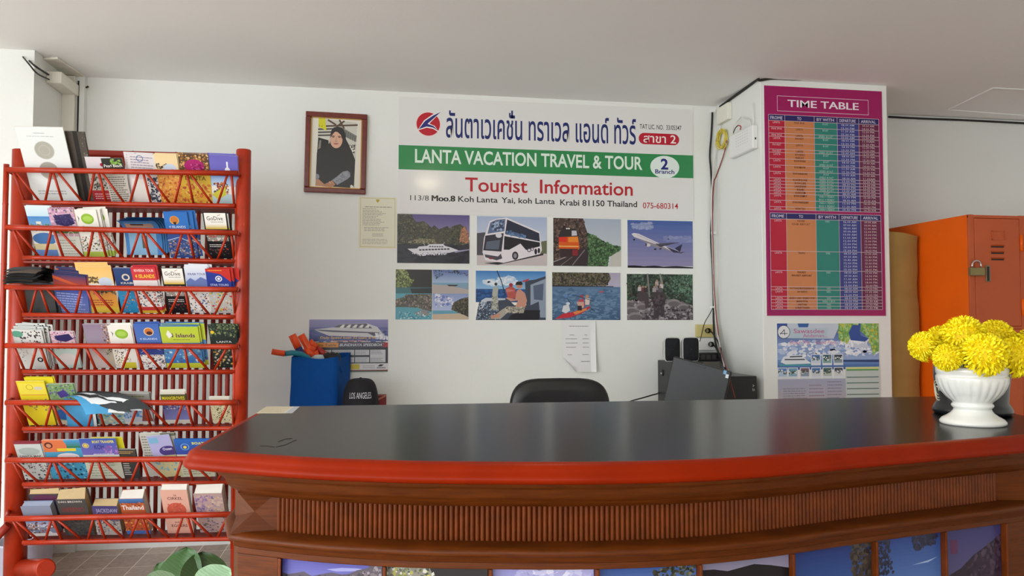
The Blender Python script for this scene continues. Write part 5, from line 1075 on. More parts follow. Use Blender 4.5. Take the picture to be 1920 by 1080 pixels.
# ------------------------------------------------------------------ books in the bottom pocket
m_page = mat('book_pages', '#b89f74', rough=0.8, var=0.1, scale=80, stretch=(1, 60, 1))
m_pagew = mat('white_book_pages', '#dcd6cc', rough=0.8, var=0.08, scale=80, stretch=(1, 60, 1))
def book(xl, xr, yt, thick, ops, label, back=0.006, board='#6a6a6a', pages=None, roll=0.0, lean=None, fan=0.0):
    x0, h, p0 = tilted(xl, yt, 6, back); x1, _, _ = tilted(xr, yt, 6, back); w = x1-x0
    M = RM @ Matrix.Translation(p0 + Vector((x0, 0, 0))) @ Matrix((Vector((1,0,0)), LB, LV)).transposed().to_4x4() @ Matrix.Rotation(roll, 4, 'Y')
    t = thing('book', label, 'book', M=M, group='books in the bottom pocket')
    p = Print(w, h, 0.002, board); draw(p, ops); o = p.obj('front_cover', None, M_SATIN, t)
    mb = MB(); e = 0.003
    vs = [(e,0.0021,0.0),(w-e,0.0021,0.0),(w-e,thick-0.0021,0.0),(e,thick-0.0021,0.0),(e,0.0021,h-e),(w-e,0.0021,h-e),(w-e-fan*0.2,thick-0.0021,h-e+fan),(e,thick-0.0021,h-e+fan*0.6)]
    mb.add(vs, [(0,3,2,1),(4,5,6,7),(0,1,5,4),(1,2,6,5),(2,3,7,6),(3,0,4,7)])
    mb.build('pages', pages or m_page, t)
    MB().box((0, thick-0.002, 0), (w, thick, h+fan*0.6)).build('back_cover', mat('cover_' + str(len(bpy.data.materials)), board, 0.5), t)
book(38,94,950,0.034,[('r',0,0,1,0.42,'#8c94a8'),('g',0,0.42,1,0.7,'#4a7cc0','#c8d4e4'),('n',n4(0,0.55,1,0.9),['#b08a7a','#8a3a3c','#e0dcd8','#5c4a48'],40,0.08),('r',0,0.9,1,1,'#d8d4d0')],'low thick book with a blue and white cover at the left end',board='#7c88a0',pages=mat('blue_grey_pages','#98a0b4',0.8))
book(53,112,927,0.02,[('r',0,0,1,1,'#4c4048'),('e',0.5,0.14,0.42,0.12,'#5c2c48'),('r',0.02,0.2,0.98,0.3,'#3a3f54')],'dark book with a plum coloured oval behind the low thick one',0.046,board='#8c7a5c',fan=0.02)
book(104,160,937,0.045,[('r',0,0,1,1,'#4c4a48'),('t','DAN BROWN',0.46,0.09,0.05,'#d0ccc4',0.8,0.012),('t','INFERNO',0.5,0.34,0.12,'#8c3434',0.75,0.01),('n',n4(0,0.5,1,1),['#3c3c3c','#2f3a38','#5a5650'],40,0.09)],'fat dark grey paperback with cream pages titled Dan Brown',board='#5a5652',fan=0.03)
book(168,216,949,0.04,[('r',0,0,1,1,'#b4aca4'),('g',0,0,1,0.5,'#4a4478','#6a5c88'),('t','JACKDAW',0.56,0.22,0.13,'#b8b0d0',0.85,0.004),('n',n4(0,0.5,1,0.95),['#4a3c54','#d8d0c8','#8a7c6c','#3a6a94'],40,0.08)],'purple paperback with faint tall lettering left of the Thailand guide',board='#6a5c6c',roll=0.04,fan=0.012)
book(222,268,936,0.05,[('r',0,0,1,1,'#b85a34'),('g',0,0,1,0.12,'#4a7cb8','#3c6494',3),('n',n4(0,0.1,1,0.2),['#8a4a34','#c87a4a'],14,0.07),('t','Thailand',0.5,0.30,0.12,'#f2ece4',0.9,0.02),('n',n4(0,0.5,1,0.9),['#d89a4a','#b84a34','#e8b45a','#7c3a2c'],46,0.08),('r',0,0.9,1,1,'#4a6cb0')],'guide book with white lettering reading Thailand',board='#a85a3c',pages=m_pagew,fan=0.014)
book(297,348,919,0.03,[('r',0,0,1,1,'#e4b09c'),('t','DE',0.52,0.14,0.035,'#5c3430',0.1),('t','CIRKEL',0.5,0.22,0.06,'#5c2c2c',0.56,0.01),('c',0.5,0.45,0.36,'#cc5c48'),('n',n4(0.2,0.3,0.8,0.6),['#d8745c','#b84a3c','#c86450'],40,0.05),('t','DAVE',0.5,0.76,0.035,'#6a3834',0.3),('t','EGGERS',0.5,0.85,0.06,'#5c2c2c',0.6,0.01),('r',0,0.94,1,1,'#dca894')],'pink book titled De Cirkel with a coral circle',board='#d8b8a8',pages=m_pagew,roll=0.02,fan=0.012)
book(362,416,926,0.05,[('r',0,0,1,1,'#b89c98'),('n',n4(0,0.05,0.7,0.6),['#8c749c','#a88ca8','#c8a8a0','#74628a'],50,0.1),('n',n4(0.4,0.1,1,0.5),['#d0b8a4','#c4a494'],24,0.1),('n',n4(0,0.6,1,1),['#6a6458','#b4a890','#8a7c94'],30,0.09)],'beige and violet clouded book at the right end',board='#b4a08c',pages=m_pagew,fan=0.014)
# ------------------------------------------------------------------ behind the counter
DZ = 0.735
desk = thing('work_desk', 'long low desk standing along the back wall behind the counter', 'desk', (0.87, 4.42, 0))
m_desk = mat('pale_desk_laminate', '#c8beb0', 0.5)
MB().box((-1.25, -0.29, DZ-0.03), (1.22, 0.295, DZ)).build('desk_top', m_desk, desk, bevel=0.004)
for x in (-1.2, 0.0, 1.16): MB().box((x-0.02, -0.26, 0), (x+0.02, 0.27, DZ-0.03)).build('side_panel', m_desk, desk)

# blue cloth bag
m_bag = mat('blue_nonwoven_cloth', '#0a4f9c', rough=0.8, spec=0.2, var=0.06, scale=30, bump=0.25, bscale=120)
by = 4.40
bl, br_ = U(543, 740, 1, by).x, U(631, 740, 1, by).x
tl_, tr_ = U(546.5, 672, 1, by).x, U(633, 668, 1, by).x
zt = U(590, 671, 1, by).z
rr_ = ray(657, 700); yb = br_ / (rr_.x / rr_.y)
yb = min(yb, 4.66)
bag = thing('shopping_bag', 'bright blue cloth bag holding snorkels, standing on the desk', 'bag', ((bl+br_)/2, (by+yb)/2, DZ))
def ring_pts(t, inset=0.0):
    rr = random.Random(int(t*100)+3); out = []
    x0, x1 = bl*(1-t)+tl_*t+inset, br_*(1-t)+tr_*t-inset; y0, y1 = by+inset, yb-inset
    cx, cyy = (bl+br_)/2, (by+yb)/2; N = 8
    for (ax, ay), (bx2, by2) in (((x0,y0),(x1,y0)),((x1,y0),(x1,y1)),((x1,y1),(x0,y1)),((x0,y1),(x0,y0))):
        for k in range(N):
            s = k/N; bul = math.sin(s*math.pi)*0.006*math.sin(t*math.pi) - (0.02*math.sin(s*math.pi)*t*t if (ax, ay) == (x1, y0) and ax == bx2 else 0)
            nx, ny = (by2-ay), -(bx2-ax); L_ = math.hypot(nx, ny)
            w = 0.0022*math.sin(s*17+t*9) + 0.002*math.sin(s*5-t*14)
            z = (zt-DZ)*t + (0.006*math.sin(s*6.0+1) if t == 1 else 0) + (0.012*(ay-by)/(yb-by) if t == 1 else 0)
            out.append((ax+(bx2-ax)*s + nx/L_*(bul+w) - cx, ay+(by2-ay)*s + ny/L_*(bul+w) - cyy, z))
    shx = (U(656, 700, 1, yb).x - br_)/(yb-by)
    out = [(p[0] + shx*(p[1]+(yb-by)/2), p[1], p[2]) for p in out]
    return out + [out[0]]
mb = MB(); mb.strip([ring_pts(t/9) for t in range(10)], 0, True); inn = [ring_pts(t/9, 0.004) for t in reversed(range(2, 10))]
mb.strip([ring_pts(1.0), inn[0]], 0); mb.strip(inn, 0, True)
r0 = ring_pts(0.0)[:-1]; mb.add(r0, [tuple(range(len(r0)))])
mb.build('bag_body', m_bag, bag, normals=False)
mb = MB(); hx = (br_-bl)/2
mb.tube([(hx-0.008, -0.06, zt-DZ-0.02), (hx+0.016, -0.05, zt-DZ-0.07), (hx+0.018, 0.0, zt-DZ-0.10), (hx+0.012, 0.05, zt-DZ-0.06), (hx-0.008, 0.06, zt-DZ-0.01)], [0.008]*5, 6); mb.build('handle', m_bag, bag)

m_or = mat('orange_rubber', '#f0521a', 0.4, var=0.05); m_navy = mat('navy_plastic', '#1c2a6a', 0.4); m_teal = mat('teal_plastic', '#1f7f94', 0.35); m_redp = mat('red_plastic', '#a81c14', 0.35)
def snorkel(label, pts, r, split, ma, mb_, mouth=None):
    P = [U(x, y, 1, d) for x, y, d in pts]
    t = thing('snorkel', label, 'snorkel', P[-1], group='snorkels in the blue bag'); L0 = P[-1]
    MB().tube([p - L0 for p in P[:split+1]], r, 12).build('tip', ma, t)
    MB().tube([p - L0 for p in P[split:]], [x*0.92 for x in ([r]*len(P[split:]))], 12).build('tube', mb_, t)
    if mouth:
        q = U(*mouth[:2], 1, mouth[2]) - L0
        MB().tube([q, q + Vector((0.02, -0.01, -0.02)), q + Vector((0.05, 0, -0.035))], [0.018, 0.02, 0.016], 10).build('mouthpiece', ma, t)
snorkel('orange tipped navy snorkel at the left of the blue bag', [(547.5,628,4.46),(552,637,4.46),(559,652,4.46),(565,664,4.46),(577,690,4.47),(585,735,4.48)], 0.021, 2, m_or, m_navy)
snorkel('orange snorkel leaning on the navy one, with a side valve', [(564,628,4.50),(571,640,4.50),(577,652,4.50),(590,658,4.50),(598,690,4.52),(600,735,4.53)], 0.020, 3, m_or, m_or, (572,655,4.49))
snorkel('red snorkel tilted to the right with an orange top', [(580,640,4.55),(585,645,4.55),(592,652,4.55),(606,662,4.555),(618,668,4.56),(622,700,4.56)], 0.019, 2, m_or, m_redp)
snorkel('teal snorkel lying across the bag rim with an orange end', [(509.5,659,4.36),(520,661,4.365),(534,663,4.37),(548,661.5,4.385),(565,664,4.41),(578,671,4.44),(584,690,4.45)], 0.0155, 2, m_or, m_teal)
# diving mask lying on top
c = U(603, 672, 1, 4.49)
t = thing('diving_mask', 'clear and black diving mask lying on top in the blue bag', 'diving mask', (c.x, 4.50, c.z))
m_clear = mat('silvery_lens', '#b9c4c4', 0.08, var=0.02, coat=0.5); 
MB().lathe([(0.001,0.022),(0.03,0.02),(0.043,0.006),(0.044,-0.01),(0.03,-0.03)], 20, (-0.022,0,0)).build('lens', m_clear, t)
MB().lathe([(0.001,0.026),(0.035,0.022),(0.05,0.004),(0.05,-0.02),(0.03,-0.03)], 20, (0.052,0.01,0.008)).build('skirt', m_black, t)
mb = MB(); 
for k in range(7):
    a = k*0.9; mb.lathe([(0.001,0.003),(0.003,0.001),(0.003,-0.002),(0.001,-0.003)], 8, (0.052+0.034*math.cos(a), 0.01+0.034*math.sin(a), 0.031))
mb.build('rivet', m_metal, t)

# black cap with white lettering
cc = U(676, 757, 1, 4.36); rx_, ztop = (U(711, 740, 1, 4.36).x - U(641, 740, 1, 4.36).x)/2, U(676, 709.5, 1, 4.36).z
cap = thing('baseball_cap', 'black cap lettered LOS ANGELES in white beside the blue bag', 'cap', (cc.x, 4.36, DZ))
m_cap = mat('black_cotton', '#17161c', 0.8, var=0.1, scale=80, bump=0.2, bscale=300)
H = ztop - DZ
def capp(a, v):
    k = math.cos(v*math.pi/2)**0.4; f = 1 + 0.06*math.sin(a)
    return Vector((rx_*k*math.cos(a), rx_*1.1*k*math.sin(a)*f, H*math.sin(v*math.pi/2)**0.92))
mb = MB(); mb.strip([[capp(2*math.pi*k/40, v/14) for k in range(41)] for v in range(14)] + [[Vector((0,0,H))]*41], 0, True); mb.build('crown', m_cap, cap)
MB().lathe([(0.001,0.006),(0.007,0.004),(0.008,0),(0.001,-0.002)], 12, (0,0,H)).build('button', m_cap, cap)
mb = MB(); rows = []
for j in range(6):
    s = j/5; rows.append([((rx_*(0.9-0.05*s))*math.cos(a), -rx_*0.9*abs(math.sin(a))*(1+0.62*s) if True else 0, 0.03-0.018*s-0.010*math.cos(a)**2) for a in [math.pi*k/16 for k in range(17)]])
mb.strip(rows, 0, True); mb.strip([[(x, y, z-0.004) for x, y, z in r] for r in rows], 0, True); mb.build('brim', m_cap, cap, normals=False)
vs, fs = glyphs('LOS ANGELES', 0.0, 2); w0 = max(v[0] for v in vs); mb = MB(); out = []
zb_, zt_ = U(676, 748, 1, 4.26).z - DZ, U(676, 736.5, 1, 4.26).z - DZ
for v in vs:
    a = -math.pi/2 + (v[0]/w0-0.5)*1.30; z = zb_ + (zt_-zb_)*v[1]/0.69
    vv = math.asin(min(1, (z/H)**(1/0.92)))/(math.pi/2); p = capp(a, vv); out.append(p + Vector((math.cos(a), math.sin(a), 0.3))*0.0025)
mb.add(out, fs); o = mb.build('lettering', mat('white_embroidery', '#dedde2', 0.7), cap, normals=False); o['label'] = 'white stitched lettering'
# little red box behind the cap
a, b = U(704, 757, 1, 4.55), U(724.5, 741, 1, 4.55)
t = thing('carton', 'small maroon carton with a folded flap right of the black cap', 'box', ((a.x+b.x)/2, 4.58, DZ))
MB().box((-(b.x-a.x)/2, -0.04, 0), ((b.x-a.x)/2, 0.04, b.z-DZ)).build('carton_body', mat('maroon_card', '#8f3438', 0.6), t, bevel=0.002)
hw = (b.x-a.x)/2; MB().add([(-hw,-0.041,b.z-DZ-0.035),(hw,-0.041,b.z-DZ-0.004),(hw,-0.046,b.z-DZ+0.006),(-hw,-0.046,b.z-DZ-0.022)], [(0,1,2,3)]).build('flap', mat('salmon_card', '#d08a7c', 0.6), t)

# office chair
ch = U(1046, 755, 1, 3.42); hw = (U(1140, 745, 1, 3.42).x - U(952, 745, 1, 3.42).x)/2; zc = U(1046, 709.5, 1, 3.42).z
chair = thing('office_chair', 'black padded office chair with rounded back behind the counter', 'chair', (ch.x, 3.25, 0), math.radians(-3))
m_leather = mat('black_vinyl', '#121213', 0.42, var=0.08, bump=0.08, bscale=200)
def sup(a, w, h, e=4.6):
    c, s = math.cos(a), math.sin(a); return (w*math.copysign(abs(c)**(2/e), c), h*math.copysign(abs(s)**(2/e), s))
mb = MB(); bh = 0.26; rows = []
for sc_, dy in ((0.02,0.155),(0.8,0.150),(0.95,0.155),(1.0,0.172),(1.0,0.195),(0.97,0.213),(0.85,0.222),(0.02,0.226)):
    rows.append([(sup(2*math.pi*k/48, hw*sc_, bh*sc_)[0], dy + 0.9*(sup(2*math.pi*k/48, hw*sc_, bh*sc_)[0])**2*-0.25, zc-bh+sup(2*math.pi*k/48, hw*sc_, bh*sc_)[1]) for k in range(49)])
mb.strip(rows, 0, True); mb.build('backrest', m_leather, chair)
mb = MB(); rows = []
for sc_, z in ((0.02,0.40),(0.9,0.40),(1.0,0.42),(1.0,0.46),(0.95,0.485),(0.02,0.49)): rows.append([(sup(2*math.pi*k/40, 0.24*sc_, 0.23*sc_)[0], -0.08+sup(2*math.pi*k/40, 0.24*sc_, 0.23*sc_)[1], z) for k in range(41)])
mb.strip(rows, 0, True); mb.build('seat', m_leather, chair)
MB().tube([(0,-0.05,0.40),(0,0.12,0.385),(0,0.235,0.44),(0,0.235,0.62)], 0.018, 8).build('back_bracket', m_black, chair)
MB().tube([(0,-0.08,0.10),(0,-0.08,0.40)], 0.025, 14).build('gas_column', m_black, chair)
for k in range(5):
    a = 2*math.pi*k/5 + 0.3; e = (0.28*math.cos(a), -0.08+0.28*math.sin(a))
    l = MB().tube([(0,-0.08,0.11),(e[0],e[1],0.07)], [0.024,0.016], 8).build('leg', m_black, chair)
    MB().lathe([(0.001,-0.012),(0.025,-0.012),(0.028,0),(0.025,0.012),(0.001,0.012)], 14, (e[0], e[1], 0.0285), axis='y').build('caster', m_black, l)

# computer corner: two black tower cases, monitor, speakers
xa, xb = U(1233, 700, 1, 4.66).x, U(1316, 690, 1, 4.42).x
t = thing('computer_case', 'black tower case with a round port, left behind the monitor', 'computer', ((xa+xb)/2, 4.52, DZ)); TZ = 1.008
m_case = mat('dark_case_metal', '#242526', 0.45, var=0.05)
MB().box((-(xb-xa)/2, -0.13, 0), ((xb-xa)/2, 0.14, TZ-DZ)).build('case_body', m_case, t, bevel=0.006)
pc = U(1242, 699, 0, xa); MB().tube([(-(xb-xa)/2+0.002, pc.y-4.52, pc.z-DZ), (-(xb-xa)/2-0.006, pc.y-4.52, pc.z-DZ)], [0.022,0.018], 16).build('port', m_black, t)
MB().tube([(-(xb-xa)/2-0.004, pc.y-4.52, pc.z-DZ-0.003), (-(xb-xa)/2-0.010, pc.y-4.52, pc.z-DZ-0.003)], 0.005, 8).build('port_pin', m_white, t)
TB = U(1416, 705, 1, 4.15).z
t = thing('computer_case', 'black case with a small pale mark standing against the pillar, right of the monitor', 'computer', (1.965, 4.36, DZ))
MB().box((-0.105, -0.21, 0), (0.105, 0.21, TB-DZ)).build('case_body', mat('glossy_black_case', '#0c0c0e', 0.3), t, bevel=0.006)
mb = MB(); zc2 = U(1409, 727, 1, 4.15).z-DZ
mb.tube([(0.078,-0.2105,zc2+0.016),(0.088,-0.2105,zc2+0.012),(0.078,-0.2105,zc2+0.005)], 0.0012, 4); mb.tube([(0.080,-0.2105,zc2-0.004),(0.080,-0.2105,zc2-0.018)], 0.0015, 4); mb.tube([(0.088,-0.2105,zc2-0.006),(0.088,-0.2105,zc2-0.018)], 0.0012, 4)
mb.build('front_mark', m_white, t)
TL, TR = U(1259.5, 667, 1, 4.20), U(1367.5, 697.5, 1, 3.98)
ex = (TR-TL).normalized(); nrm = ex.cross(Vector((0,0,1))).normalized()
if nrm.y > 0: nrm = -nrm
ez = ex.cross(nrm).normalized(); ez = ez if ez.z > 0 else -ez
ez = (ez + nrm*(-0.05) - ex*0.05).normalized()
Wm = (TR-TL).length; Hm = 0.29
Mm = Matrix((ex, -nrm, ez)).transposed().to_4x4(); Mm.translation = TL - ez*Hm
mon = thing('monitor', 'charcoal flat monitor seen from behind, tilted on the desk', 'monitor', M=Mm)
mb = MB(); mb.box((0,0,0),(Wm,0.022,Hm)); mb.build('rear_shell', m_case, mon, bevel=0.006)
MB().box((0.004,0.022,0.004),(Wm-0.004,0.034,Hm-0.004)).build('bezel', m_black, mon, bevel=0.003)
MB().box((0.02,0.0335,0.025),(Wm-0.02,0.0345,Hm-0.018)).build('screen', mat('dark_screen', '#08090b', 0.12), mon)
MB().box((Wm*0.3,-0.0025,Hm-0.022),(Wm*0.58,0.0,Hm-0.012)).build('vent', m_black, mon)
mb = MB(); mb.tube([(Wm/2, 0.0, Hm*0.16), (Wm/2, -0.02, -0.02)], 0.02, 10); mb.build('stand_neck', m_black, mon)
base_z = DZ + 0.006
bc = Mm @ Vector((Wm/2, -0.01, 0)); o = MB().lathe([(0.001,0.012),(0.10,0.008),(0.11,0.0),(0.001,-0.004)], 28).build('stand_base', m_black, mon); o.matrix_world = Matrix.Translation((bc.x, bc.y, base_z))
q = Mm.inverted() @ U(1357, 700, 1, 4.0)
for px, py, col, nm in ((1356,699,'#7fb6e0','sky_sticker'),(1361.5,706,'#e8eef2','white_sticker')):
    q = Mm.inverted() @ U(px, py, 1, 4.0)
    MB().box((q.x-0.008,-0.0012,q.z-0.010),(q.x+0.008,-0.0002,q.z+0.010)).build('sticker', mat(nm, col, 0.5), mon)
m_grey = mat('pale_grey_plastic', '#c4c4c0', 0.4); m_mesh = mat('dark_speaker_cloth', '#15181c', 0.9, bump=0.3, bscale=400)
def spk(x0, x1, y0, lab):
    A, B = U(x0, y0, 1, 4.42), U(x1, y0, 1, 4.42); w = B.x-A.x; h = A.z - TZ
    t = thing('desk_speaker', lab, 'speaker', ((A.x+B.x)/2, 4.46, TZ), group='pair of desk speakers')
    def rr(w, h, y, e, s=1.0): return [(sup(2*math.pi*k/32, w/2*s, h/2*s, 7)[0]*(1+0.0*y), y, h/2*1.0+sup(2*math.pi*k/32, w/2*s, h/2*s, 7)[1]) for k in range(33)]
    mb = MB(); mb.strip([rr(w,h,-0.03,0,0.02), rr(w,h,-0.03,0,0.96), rr(w,h,-0.025,0,1.0), rr(w,h,0.02,0,0.80), rr(w*0.8,h,0.07,0,0.62), rr(w,h,0.07,0,0.02)], 0, True); mb.build('speaker_body', m_grey, t)
    mb = MB(); mb.strip([rr(w,h,-0.036,0,0.02), rr(w,h,-0.0355,0,0.89), rr(w,h,-0.030,0,0.935), rr(w,h,-0.02,0,0.935)], 0, True); mb.build('grille', m_mesh, t)
spk(1247, 1277, 632.5, 'left one of two small speakers with black grilles on the tower case')
spk(1281, 1312, 632, 'right one of two small speakers with black grilles, nearest the wall sockets')

# sockets, plugs, power strip on the wall
m_ysock = mat('yellowed_plastic', '#cfc07c', 0.45, var=0.04)
def plate(x0, y0, x1, y1, m, lab, holes):
    a, b = U(x0, y0, 1, W_WALL), U(x1, y1, 1, W_WALL)
    t = thing('wall_socket', lab, 'socket', ((a.x+b.x)/2, W_WALL, b.z)); w, h = b.x-a.x, a.z-b.z
    MB().box((-w/2, -0.03, 0), (w/2, -0.0005, h)).build('socket_plate', m, t, bevel=0.004)
    for hx in holes:
        mb = MB()
        for dx, dz in ((-0.008,0.01),(-0.008,-0.01),(0.01,0.0)): mb.lathe([(0.001,-0.0305),(0.0028,-0.0305),(0.0028,-0.029)], 8, (hx*w+dx, 0, h/2+dz), axis='y')
        mb.build('socket_holes', m_black, t)
    return t
plate(1303, 608.5, 1338, 632, m_ysock, 'yellowed double wall socket, the upper of two below the elephants photo', (-0.25,))
plate(1308, 634, 1338, 656.5, m_white, 'white double wall socket, the lower of two beside the speakers', (-0.2,))
def plug(x, y, lab, tail):
    p = U(x, y, 1, W_WALL-0.045)
    t = thing('power_plug', lab, 'plug', p)
    MB().lathe([(0.001,-0.02),(0.011,-0.02),(0.016,-0.004),(0.016,0.014)], 12, (0,0,0), axis='y').build('plug_body', m_wire, t)
    pts = [Vector((0.008,-0.012,0))] + [U(px, py, 1, yy) - p for px, py, yy in tail]
    MB().tube(pts, 0.0045, 6).build('cord', m_wire, t)
plug(1327, 620, 'black plug in the yellowed upper wall socket', [(1336,624,4.66),(1346,640,4.64),(1352,655,4.62),(1352,672,4.60)])
plug(1333, 645.5, 'black plug in the white lower wall socket', [(1341,650,4.66),(1346,658,4.65),(1347,672,4.63)])
a, b = U(1310, 662, 1, 4.64), U(1352, 677, 1, 4.64)
t = thing('power_strip', 'black power strip under the two wall sockets', 'power strip', ((a.x+b.x)/2, 4.665, b.z))
MB().box((-(b.x-a.x)/2, -0.025, 0), ((b.x-a.x)/2, 0.064, a.z-b.z)).build('strip_body', m_black, t, bevel=0.004)
mb = MB()
for k in range(3): mb.box((-(b.x-a.x)/2+0.015+k*0.036, -0.0262, 0.012), (-(b.x-a.x)/2+0.04+k*0.036, -0.0252, a.z-b.z-0.01))
mb.build('outlet_face', m_dgrey, t)
o = MB().box((a.x-0.01, 4.63, b.z-0.10), (b.x-0.01, 4.729, b.z-0.002)).build('cable_box', mat('grey_metal_box', '#77746c', 0.6), bevel=0.003)
finish(o, 'grey box mounted on the wall under the black power strip', 'box')
# cables in the corner beside the pillar
yw = W_WALL - 0.012
cable('cable', [U(x, y, 1, yw) for x, y in ((1336,206),(1334,250),(1331,290),(1333,320),(1336,380),(1333,440),(1336,500),(1338,560))] + [U(1338,600,1,4.70), U(1341,640,1,4.66), U(1350,670,1,4.6), U(1361,692,1,4.5)], 0.006, m_wire, 'black cable running down the wall corner left of the pillar')
cable('cable', [U(1351,236,0,PL-0.01), U(1346,262,0,PL-0.012), U(1340,298,1,yw-0.006), U(1336.5,330,1,yw-0.008)] + [U(x, y, 1, yw-0.008) for x, y in ((1334,380),(1335,440),(1337,500),(1339,560))] + [U(1343,610,1,4.68), U(1350,650,1,4.6), U(1358,688,1,4.48)], 0.004, m_wirew, 'white cable strapped to the black one in the wall corner')
cable('cable', [U(1363,263,0,PL-0.02), U(1357,290,0,PL-0.012), U(1343,330,0,PL-0.006), U(1338.5,345,1,yw-0.010)] + [U(x, y, 1, yw-0.012) for x, y in ((1336,400),(1337,470),(1339,540))] + [U(1345,610,1,4.67), U(1352,660,1,4.55), U(1362,690,1,4.13), U(1371,722,1,4.11), U(1378,746,1,4.09)], 0.0035, m_wirer, 'thin red wire running down the wall corner beside the pillar')
cable('cable', [U(1337,577,1,yw-0.02), U(1330,590,1,yw-0.02), U(1321,606,1,4.66), U(1315,630,1,4.62), U(1312,640,1,4.5)], 0.0025, m_wire, 'thin black wire curving down from the wall corner to the right speaker')
for y in (208, 437, 576):
    o = MB().box(tuple(U(1334, y+2, 1, W_WALL-0.022) ), tuple(U(1340, y-2, 1, W_WALL-0.001))).build('cable_clip', m_white)
    finish(o, 'small white cable clip in the wall corner, %s' % {208: 'just below the ceiling', 437: 'level with the airliner photo', 576: 'level with the foot of the elephants photo'}[y], 'clip', 'cable clips beside the pillar')
cable('cable', [U(1350,200,0,PL-0.008), U(1372,184,0,PL-0.010), U(1396,167,0,PL-0.008), U(1420,149,0,PL-0.012), (PL-0.008, PF-0.01, 2.588), U(1450,147,1,PF-0.008), U(1500,149,1,PF-0.008), U(1545,146,1,PF-0.008), U(1600,151,1,PF-0.008), U(1640,153,1,PF-0.008), U(1661,155,1,PF-0.008)], 0.0075, m_wire, 'black cable looped round the top of the white pillar')
cable('cable', [U(1666,219,1,W_WALL-0.01), U(1720,222,1,W_WALL-0.01), U(1800,225,1,W_WALL-0.01), U(1880,229,1,W_WALL-0.01), U(2010,236,1,W_WALL-0.01)], 0.007, m_wire, 'black cable along the ceiling line of the wall right of the pillar')
cable('cable', [U(1178,754,1,4.3), U(1190,750,1,4.30), U(1205,746,1,4.30), U(1222,741,1,4.36), U(1231.5,738.5,1,4.42), U(1234,737,0,U(1233,700,1,4.66).x-0.003)], 0.004, m_wire, 'thin black cord reaching from the desk to the left tower case')
# router and boxes on the pillar's left face
XR = PL - 0.035
y0, y1 = U(1411, 250, 0, XR).y, U(1367, 270, 0, XR).y
zt_, zb_ = U(1411, 233, 0, XR).z, U(1411, 278, 0, XR).z
t = thing('wifi_router', 'white box shaped router mounted high on the left face of the pillar', 'router', (PL, (y0+y1)/2, zb_))
MB().box((-0.035, -(y1-y0)/2, 0), (-0.0005, (y1-y0)/2, zt_-zb_)).build('router_body', m_white, t, bevel=0.008, seg=3)
mb = MB()
for i in range(6):
    for j in range(5): mb.lathe([(0.001,0.0),(0.0035,0.0003),(0.0035,-0.001)], 6, (0,0,0)) if False else mb.box((-0.0354, -(y1-y0)/2+0.06+i*0.028, 0.05+j*0.016), (-0.0349, -(y1-y0)/2+0.075+i*0.028, 0.054+j*0.016))
mb.build('vent_slots', mat('light_grey_plastic', '#d4d4d0', 0.5), t)
mb = MB(); mb.box((-0.022, -(y1-y0)/2-0.001, 0.05), (-0.014, -(y1-y0)/2+0.001, 0.062)); mb.build('port', m_black, t)
MB().tube([(-0.015, -(y1-y0)/2+0.03, zt_-zb_-0.005), (-0.015, -(y1-y0)/2+0.03, zt_-zb_+0.13)], 0.003, 6).build('antenna', m_white, t)
MB().tube([(-0.03,0.10,zt_-zb_+0.0),(-0.035,0.09,zt_-zb_+0.05),(-0.03,0.0,zt_-zb_+0.08),(-0.025,-0.09,zt_-zb_+0.04),(-0.02,-0.11,zt_-zb_)], 0.004, 6).build('cord', m_wirew, t)
p2 = [U(1375,249,0,XR-0.012), U(1379,240,0,XR-0.02), U(1384,235,0,XR-0.02), U(1389,237,0,XR-0.02), U(1388,243,0,XR-0.004)]
cable('jumper_wire', p2[:3], 0.003, m_wire, 'short black plug lead arching over the white router', 'wire')
cable('jumper_wire', p2[2:], 0.0035, mat('bright_red_wire', '#c01c28', 0.4), 'short red plug lead arching over the white router', 'wire')
a, b = U(1343, 197, 0, PL-0.03), U(1364, 196, 0, PL-0.03); zz = U(1350, 231, 0, PL-0.03).z
o = MB().box((PL-0.03, b.y, zz), (PL-0.001, min(a.y, W_WALL-0.002), U(1355, 197, 0, PL-0.03).z)).build('junction_box', m_cream, bevel=0.004)
finish(o, 'cream junction box between the router and the wall corner', 'junction box')
mb = MB(); cc_ = U(1353.5, 261, 0, PL-0.02); rr = random.Random(4)
for k in range(8):
    R0 = 0.065*rr.uniform(0.8, 1.05); R1 = 0.058*rr.uniform(0.8, 1.1); ph = rr.uniform(-0.3, 0.3)
    mb.tube([(PL-0.010-0.003*k, cc_.y + R0*math.cos(a+ph) + rr.uniform(-.004,.004), cc_.z + R1*math.sin(a)) for a in [2*math.pi*i/22 for i in range(23)]], 0.0028, 5)
finish(mb.build('coiled_wire', m_yel), 'coil of yellow wire hanging in the corner beside the router', 'wire')

# ------------------------------------------------------------------ right: locker, padlock, mattress
LX0, LY0 = 3.14, 3.83
LZ = U(1820, 402, 1, LY0).z
dx0, dx1 = U(1828, 500, 1, LY0).x - LX0, U(1913, 500, 1, LY0).x - LX0
m_lock = mat('orange_locker_paint', '#f0640a', rough=0.5, spec=0.25, var=0.05, scale=4, coat=0.1)
m_door = mat('brick_orange_paint', '#bc5426', rough=0.5, var=0.06, scale=5)  # same paint as the carcass, the front's weaker light put into the colour
lk = thing('locker', 'orange metal locker cabinet with louvred doors right of the pillar', 'locker', (LX0, LY0, 0))
cw = dx1 + dx0*0.8
MB().box((0, 0.012, 0), (2*cw-0.04, 0.75, LZ)).build('carcass', m_lock, lk, bevel=0.003)
mb = MB(); 
for x0, x1 in ((0, dx0), (dx1, dx1+dx0*1.6), (2*cw-0.04-dx0, 2*cw-0.04)): mb.box((x0, 0, 0), (x1, 0.014, LZ))
